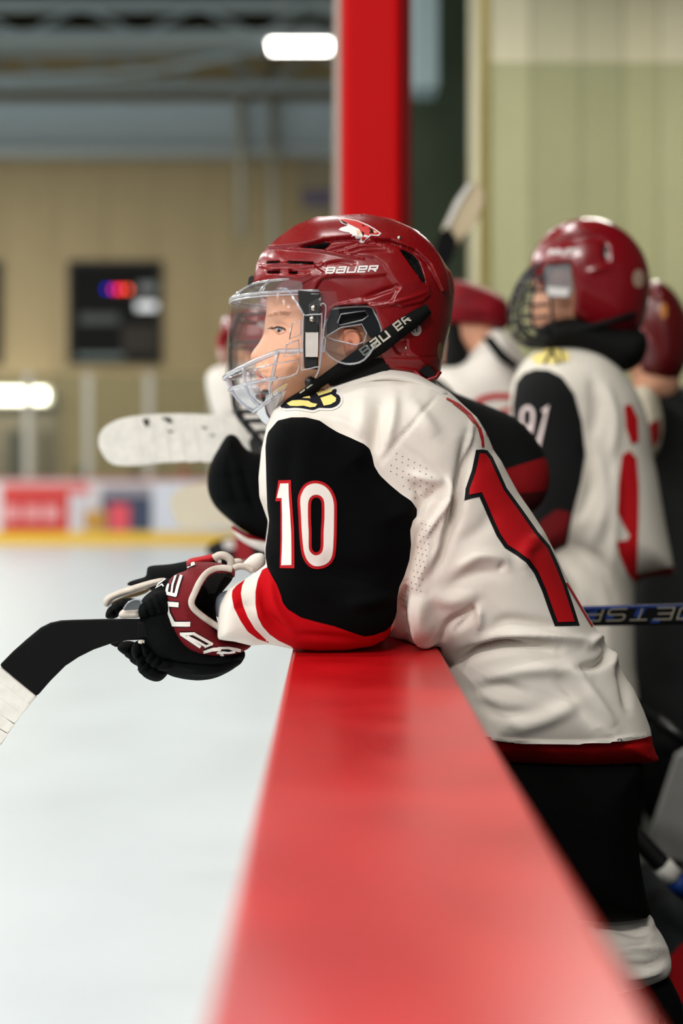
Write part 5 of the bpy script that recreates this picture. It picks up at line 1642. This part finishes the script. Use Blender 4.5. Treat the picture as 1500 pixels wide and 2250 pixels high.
decal('side_sticker', [ring(1402, 612, 13, 20, 14)], CHT, mat('sticker_tan', (176, 150, 130), 0.5), ch, 0.001, 12)
cb, CB = head(pc, [(1180, 590), (1176, 640), (1172, 655), (1160, 672), (1166, 690), (1164, 706), (1180, 726), (1215, 735), (1255, 725), (1260, 800), (1360, 800), (1370, 650), (1330, 570), (1240, 560)], C)
for l in ([(1166, 585), (1136, 625), (1118, 680), (1124, 730), (1160, 756), (1195, 752)], [(1185, 590), (1150, 640), (1140, 690), (1150, 735), (1190, 755)], [(1166, 600), (1180, 650), (1185, 710), (1195, 752)]):
    for s in (-0.085, -0.05, 0.0, 0.05, 0.085) if l[0][0] == 1166 and l[1][0] == 1136 else (-0.09, 0.09):
        tube('cage_wire', [(px(x + abs(s) * 160, y, C)[0], C + s, px(x, y, C)[2]) for x, y in spl(l, 3, False)], 0.0034, M_wire, ch, 6)
for y0, xf in ((620, 1140), (650, 1128), (680, 1119), (706, 1120), (730, 1125), (750, 1152)):
    pts = []
    for k in range(-8, 9):
        ph = k / 8 * 1.5
        xr = 1195
        pts.append((px(xr, y0, C)[0] - (px(xr, y0, C)[0] - px(xf, y0, C)[0]) * math.cos(ph), C + 0.095 * math.sin(ph), px(0, y0, C)[2]))
    tube('cage_wire', pts, 0.0034, M_wire, ch, 6)
slab('ear_guard', [(1196, 585), (1252, 580), (1258, 640), (1250, 655), (1200, 655)], C - 0.1, 0.003, clear('ear_guard_clear_b', (225, 225, 228), 0.2, 0.3), ch)
slab('white_tab', [(1200, 630), (1250, 634), (1246, 652), (1206, 650)], C - 0.106, 0.003, M_print, ch)
puff('neck_guard', [(1182, 716), (1250, 698), (1330, 712), (1412, 732), (1405, 800), (1345, 820), (1262, 782), (1195, 774)], C, 0.1, 0.04, M_foam, pc, 0.008, n=3)
tube('chin_strap', [px(1395, 690, C - 0.1), px(1330, 710, C - 0.105), px(1260, 728, C - 0.09), px(1190, 748, C - 0.05)], 0.008, M_foam, ch, 6)
jpoly = [(1190, 768), (1160, 784), (1136, 818), (1124, 858), (1125, 910), (1135, 1000), (1150, 1100), (1180, 1200), (1205, 1215), (1220, 1330), (1215, 1480), (1205, 1640), (1390, 1640), (1390, 1460), (1388, 1330), (1398, 1272), (1470, 1262), (1472, 1240), (1455, 1150), (1440, 1060), (1428, 1000), (1420, 940), (1400, 876), (1378, 838), (1345, 800), (1300, 772), (1240, 762)]
zc = {'z_black': [(1125, 890), (1133, 840), (1150, 820), (1175, 811), (1205, 813), (1235, 828), (1262, 866), (1278, 925), (1286, 1000), (1276, 1060), (1258, 1130), (1245, 1200), (1180, 1230), (1150, 1110), (1130, 1000)],
      'z_red': [(1188, 1145), (1222, 1120), (1252, 1125), (1240, 1190), (1200, 1215), (1170, 1190)], 'z_hem': [(1396, 1262), (1480, 1244), (1480, 1300), (1396, 1300)]}
jc, JC = puff('jersey', jpoly, C, 0.17, 0.11, zmat('jersey_c', (224, 218, 206), [('z_black', (12, 13, 14)), ('z_red', (110, 12, 18)), ('z_hem', (140, 20, 24))]), pc, 0.008,
              [([(1300, 830), (1310, 900), (1300, 960)], 12, -0.014), ([(1330, 850), (1350, 920), (1345, 1000)], 10, 0.012), ([(1285, 980), (1300, 1060), (1265, 1150)], 12, -0.014), ([(1310, 1000), (1330, 1100), (1300, 1200)], 14, 0.012),
               ([(1260, 1200), (1320, 1240), (1350, 1330)], 14, -0.012), ([(1235, 1230), (1280, 1300), (1290, 1400)], 14, 0.012), ([(1352, 1020), (1350, 1150), (1345, 1250)], 10, 0.012)], zones=zc, n=3)
decal('shoulder_patch', [[(1166, 790), (1180, 772), (1215, 766), (1246, 772), (1252, 792), (1220, 800), (1180, 800)]], JC, M_cream, jc, 0.002, 12)
decal('shoulder_patch_letter', ribbons([(1196, 800), (1212, 772), (1226, 800)], 6) + ribbons([(1232, 770), (1236, 798)], 4), JC, M_navy, jc, 0.004, 12)
decal('sleeve_number', ribbons(spl([(1168, 932), (1158, 942), (1149, 932), (1147, 912), (1153, 898), (1163, 895), (1171, 906), (1170, 930), (1165, 955), (1156, 970)], 3, False), 7.5) + ribbons([(1194, 905), (1203, 896), (1181, 984)], 11), JC, mat('number_pinkish_white', (232, 216, 214), 0.8), jc, 0.003, 12, label='white sleeve number')
decal('back_number', [[(1366, 1000), (1382, 990), (1397, 1007), (1402, 1067), (1402, 1133), (1400, 1200), (1398, 1267), (1390, 1277), (1377, 1260), (1360, 1220), (1353, 1190), (1377, 1187), (1383, 1177), (1367, 1150), (1356, 1127), (1358, 1067)]], JC, M_twillred, jc, 0.002, 12)
decal('name_lettering', [[(1370, 892), (1385, 888), (1400, 920), (1402, 970), (1386, 976), (1374, 940)]], JC, M_twillred, jc, 0.002, 12)
puff('pants', [(1210, 1620), (1400, 1610), (1410, 1760), (1380, 1880), (1230, 1880)], C, 0.12, 0.09, M_black, pc, 0.014, n=3)
puff('sock', [(1240, 1860), (1370, 1860), (1380, 1960), (1350, 2080), (1280, 2080), (1245, 1960)], C, 0.07, 0.06, M_whitec, pc, 0.014, n=3)
puff('skate_boot', [(1270, 2070), (1355, 2070), (1362, 2160), (1180, 2160), (1190, 2130), (1260, 2110)], C, 0.045, 0.04, M_plastic, pc, 0.01, n=2)
box('skate_blade', (px(1190, 0, C)[0], px(1360, 0, C)[0], C - 0.002, C + 0.002, FLOOR, CZ - (2155 - VY) * C / F), M_steel, pc)

# ---- player between number 10 and 91 (player D)
E = 3.75
pd = thing('person', 'hockey player with plain red helmet seen between the two front helmets', 'person', (0.35, E, FLOOR))
helmet(pd, [(925, 690), (930, 650), (960, 622), (1005, 616), (1060, 632), (1105, 655), (1120, 690), (1112, 722), (1060, 745), (980, 745)], [(900, 600), (1150, 600), (1150, 722), (1050, 712), (900, 700)], E, 0.105, mat('helmet_shell_d', (128, 8, 24), 0.55, 0.3, noise=(30, 0.25)), 0.007)
head(pd, [(960, 680), (955, 720), (940, 745), (955, 790), (990, 800), (1020, 790), (1024, 830), (1085, 830), (1090, 700), (1040, 670)], E, 0.065, 0.007)
puff('face_mask', [(975, 715), (1010, 712), (1015, 740), (1035, 790), (1010, 812), (975, 800)], E - 0.03, 0.06, 0.03, M_foam, pd, 0.007, n=3)
jd, JD = puff('jersey', [(950, 830), (1000, 800), (1040, 760), (1075, 722), (1115, 735), (1150, 790), (1180, 880), (1190, 1000), (1180, 1300), (1190, 1460), (960, 1460), (960, 1000)], E, 0.16, 0.1, M_whitec, pd, 0.012, n=3)
decal('chest_stripe', ribbons(spl([(1036, 892), (1060, 876), (1090, 870), (1125, 872)], 4, False), 13) + ribbons(spl([(1090, 912), (1105, 902), (1130, 898)], 4, False), 9), JD, M_twillred, jd, 0.003, 14)
slab('dark_collar_strip', [(1058, 742), (1080, 738), (1110, 775), (1140, 800), (1130, 812), (1095, 790)], E - 0.17, 0.01, M_foam, pd)
puff('pants', [(965, 1440), (1185, 1440), (1190, 1600), (1180, 1700), (980, 1700)], E, 0.13, 0.09, M_black, pd, 0.016, n=3)
puff('sock', [(1000, 1690), (1160, 1690), (1150, 1900), (1020, 1900)], E, 0.07, 0.06, M_whitec, pd, 0.016, n=2)
puff('skate_boot', [(1010, 1890), (1160, 1890), (1165, 1980), (930, 1980), (1000, 1940)], E, 0.05, 0.04, M_plastic, pd, 0.012, n=2)
box('skate_blade', (px(940, 0, E)[0], px(1160, 0, E)[0], E - 0.002, E + 0.002, FLOOR, CZ - (1978 - VY) * E / F), M_steel, pd)
# upright stick blade behind
sk = thing('hockey_stick', 'hockey stick held upright with pale taped blade pointing up behind the main helmet', 'hockey stick', px(1000, 500, 3.9))
slab('blade', [(962, 545), (972, 500), (1000, 440), (1026, 404), (1046, 402), (1062, 418), (1062, 450), (1046, 490), (1018, 520), (996, 556), (975, 580)], 3.9, 0.014, mat('tape_cream', (206, 190, 156), 0.85), sk, 0.003)
slab('blade_edge', [(974, 498), (1000, 440), (1026, 403), (1038, 404), (1012, 446), (984, 502)], 3.89, 0.008, M_tape, sk)
slab('heel', [(952, 560), (966, 512), (984, 500), (1004, 530), (996, 560), (975, 600)], 3.885, 0.02, M_stick, sk)
tube('shaft', [px(972, 560, 3.9), px(940, 700, 3.9), px(900, 900, 3.9)], 0.013, M_stick, sk, 6)

# ---- dark red helmet player behind 91 (player E)
H = 3.6
pe = thing('person', 'hockey player with dark red helmet and dark coat at the right edge behind number 91', 'person', (0.9, H, FLOOR))
eh, EHT = helmet(pe, [(1372, 720), (1380, 670), (1400, 636), (1430, 616), (1466, 632), (1495, 670), (1512, 720), (1510, 780), (1490, 830), (1450, 850), (1400, 830), (1380, 780)], None, H, 0.105, mat('helmet_shell_e', (92, 8, 12), 0.3, 0.5, coat=0.3), 0.007)
decal('gold_mark', [ring(1457, 683, 8, 17, 14)], EHT, mat('mark_gold', (190, 120, 50), 0.5), eh, 0.002, 14)
decal('pink_lettering', ribbons([(1398, 706), (1412, 728), (1428, 750)], 8), EHT, mat('mark_pink', (150, 80, 86), 0.5), eh, 0.002, 14)
head(pe, [(1345, 740), (1350, 770), (1362, 792), (1390, 830), (1400, 880), (1480, 880), (1490, 760), (1440, 690)], H, 0.065, 0.008)
puff('jersey', [(1385, 860), (1420, 850), (1445, 880), (1455, 940), (1440, 1000), (1400, 1000), (1380, 930)], H - 0.1, 0.08, 0.06, zmat('jersey_e', (218, 208, 186), [('z_red', (150, 30, 30))]), pe, 0.008, zones={'z_red': [(1425, 930), (1450, 920), (1450, 965), (1428, 990)]}, n=3)
puff('coat', [(1400, 880), (1440, 850), (1500, 850), (1600, 900), (1640, 1100), (1640, 1640), (1400, 1640), (1405, 1300), (1420, 1100)], H + 0.06, 0.17, 0.12, mat('coat_dark', (22, 24, 24), 0.8, 0.2), pe, 0.014, n=3)
puff('pants', [(1400, 1620), (1640, 1620), (1630, 1800), (1420, 1800)], H + 0.06, 0.13, 0.09, M_black, pe, 0.016, n=2)
puff('sock', [(1440, 1790), (1600, 1790), (1590, 1960), (1460, 1960)], H + 0.06, 0.08, 0.07, M_black, pe, 0.016, n=2)
zb_ = px(0, 1950, H + 0.06)[2]
puff('skate_boot', [(1440, 1945), (1610, 1945), (1612, 2008), (1360, 2008), (1430, 1975)], H + 0.06, 0.05, 0.04, M_plastic, pe, 0.012, n=2)
box('skate_blade', (px(1380, 0, H)[0], px(1600, 0, H)[0], H + 0.058, H + 0.062, FLOOR, px(0, 2004, H + 0.06)[2]), M_steel, pe)

# ---- farther player leaning forward, left of the visor (player F)
G = 4.1
pf_ = thing('person', 'farther white shirted player leaning over the boards left of the clear visor', 'person', (0.2, G, FLOOR))
helmet(pf_, [(486, 760), (484, 725), (495, 700), (530, 680), (590, 676), (640, 710), (650, 770), (600, 800), (520, 795)], [(440, 650), (700, 650), (700, 810), (560, 800), (520, 745), (440, 742)], G, 0.105, M_helm2, 0.008)
head(pf_, [(500, 720), (492, 750), (482, 770), (492, 800), (520, 815), (560, 815), (620, 820), (620, 720)], G, 0.065, 0.008)
puff('face_mask', [(478, 738), (492, 730), (500, 765), (498, 798), (484, 796), (478, 770)], G - 0.04, 0.05, 0.02, zmat('mask_f', (196, 160, 152), [('z_red', (150, 30, 44))]), pf_, 0.006, zones={'z_red': [(470, 725), (510, 725), (510, 765), (470, 765)]}, n=2)
puff('jersey', [(452, 840), (464, 812), (500, 800), (560, 798), (640, 810), (800, 880), (900, 1000), (935, 1300), (855, 1300), (850, 1190), (640, 1150), (600, 1080), (540, 960), (490, 940), (470, 915)], G, 0.16, 0.08, M_whitec, pf_, 0.012, n=3)
puff('pants', [(855, 1280), (940, 1280), (945, 1500), (855, 1500)], G, 0.13, 0.08, M_black, pf_, 0.016, n=2)
puff('sock', [(858, 1490), (940, 1490), (935, 1760), (860, 1760)], G, 0.07, 0.06, M_whitec, pf_, 0.016, n=2)
puff('skate_boot', [(858, 1740), (950, 1740), (955, 1895), (852, 1895), (855, 1820)], G, 0.05, 0.04, M_plastic, pf_, 0.012, n=2)
box('skate_blade', (px(855, 0, G)[0], px(955, 0, G)[0], G - 0.002, G + 0.002, FLOOR, px(0, 1890, G)[2]), M_steel, pf_)
gf, _ = puff('glove', [(452, 1206), (470, 1190), (500, 1182), (540, 1178), (580, 1185), (580, 1232), (520, 1236), (470, 1228)], 3.95, 0.05, 0.02, zmat('glove_f', (24, 24, 26), [('z_red', (140, 34, 38)), ('z_w', (206, 200, 196))]), pf_, 0.006, zones={'z_red': [(510, 1170), (545, 1170), (560, 1240), (520, 1240)], 'z_w': [(488, 1190), (512, 1184), (516, 1204), (494, 1208)]}, n=2,
             label='black, white and red glove resting on the boards')

puff('sleeve', [(570, 1196), (640, 1100), (720, 1000), (800, 1010), (780, 1100), (700, 1190), (600, 1230)], 4.02, 0.06, 0.05, M_black, pf_, 0.012, n=2)
# ---- sticks leaning at the lower right
s5 = thing('hockey_stick', 'dark stick leaning low at the right edge behind the jersey hem', 'hockey stick', px(1460, 1600, 2.7))
tube('shaft', [px(1380, 1540, 2.7), (1.62, 2.7, FLOOR + 0.012)], 0.015, M_stick, s5, 6)
tube('grip', [px(1440, 1580, 2.7), px(1560, 1660, 2.7)], 0.017, M_plastic, s5, 6)
s6 = thing('hockey_stick', 'dark stick with white and blue bands low at the right behind the black pants', 'hockey stick', px(1460, 1910, 2.6))
tube('shaft', [px(1360, 1800, 2.6), (px(1916, 0, 2.6)[0], 2.6, FLOOR + 0.015)], 0.020, M_stick, s6, 6)
tube('white_band', [px(1452, 1899, 2.599), px(1478, 1927, 2.599)], 0.0215, M_tape, s6, 6)
tube('blue_band', [px(1480, 1930, 2.599), px(1504, 1956, 2.599)], 0.0212, M_sblue, s6, 6)
bag = thing('equipment_bag', 'dark bag with red panel on the bench floor in the lower right corner', 'bag', (px(1500, 0, 2.9)[0], 2.9, FLOOR))
puff('body', [(1400, 1940), (1480, 1920), (1640, 1960), (1660, 2265), (1400, 2265)], 2.9, 0.16, 0.06, mat('bag_dark', (38, 42, 44), 0.7, 0.3), bag, 0.012, n=2)
slab('red_panel', [(1468, 2110), (1500, 2075), (1560, 2070), (1560, 2200), (1476, 2200)], 2.735, 0.012, M_red, bag)
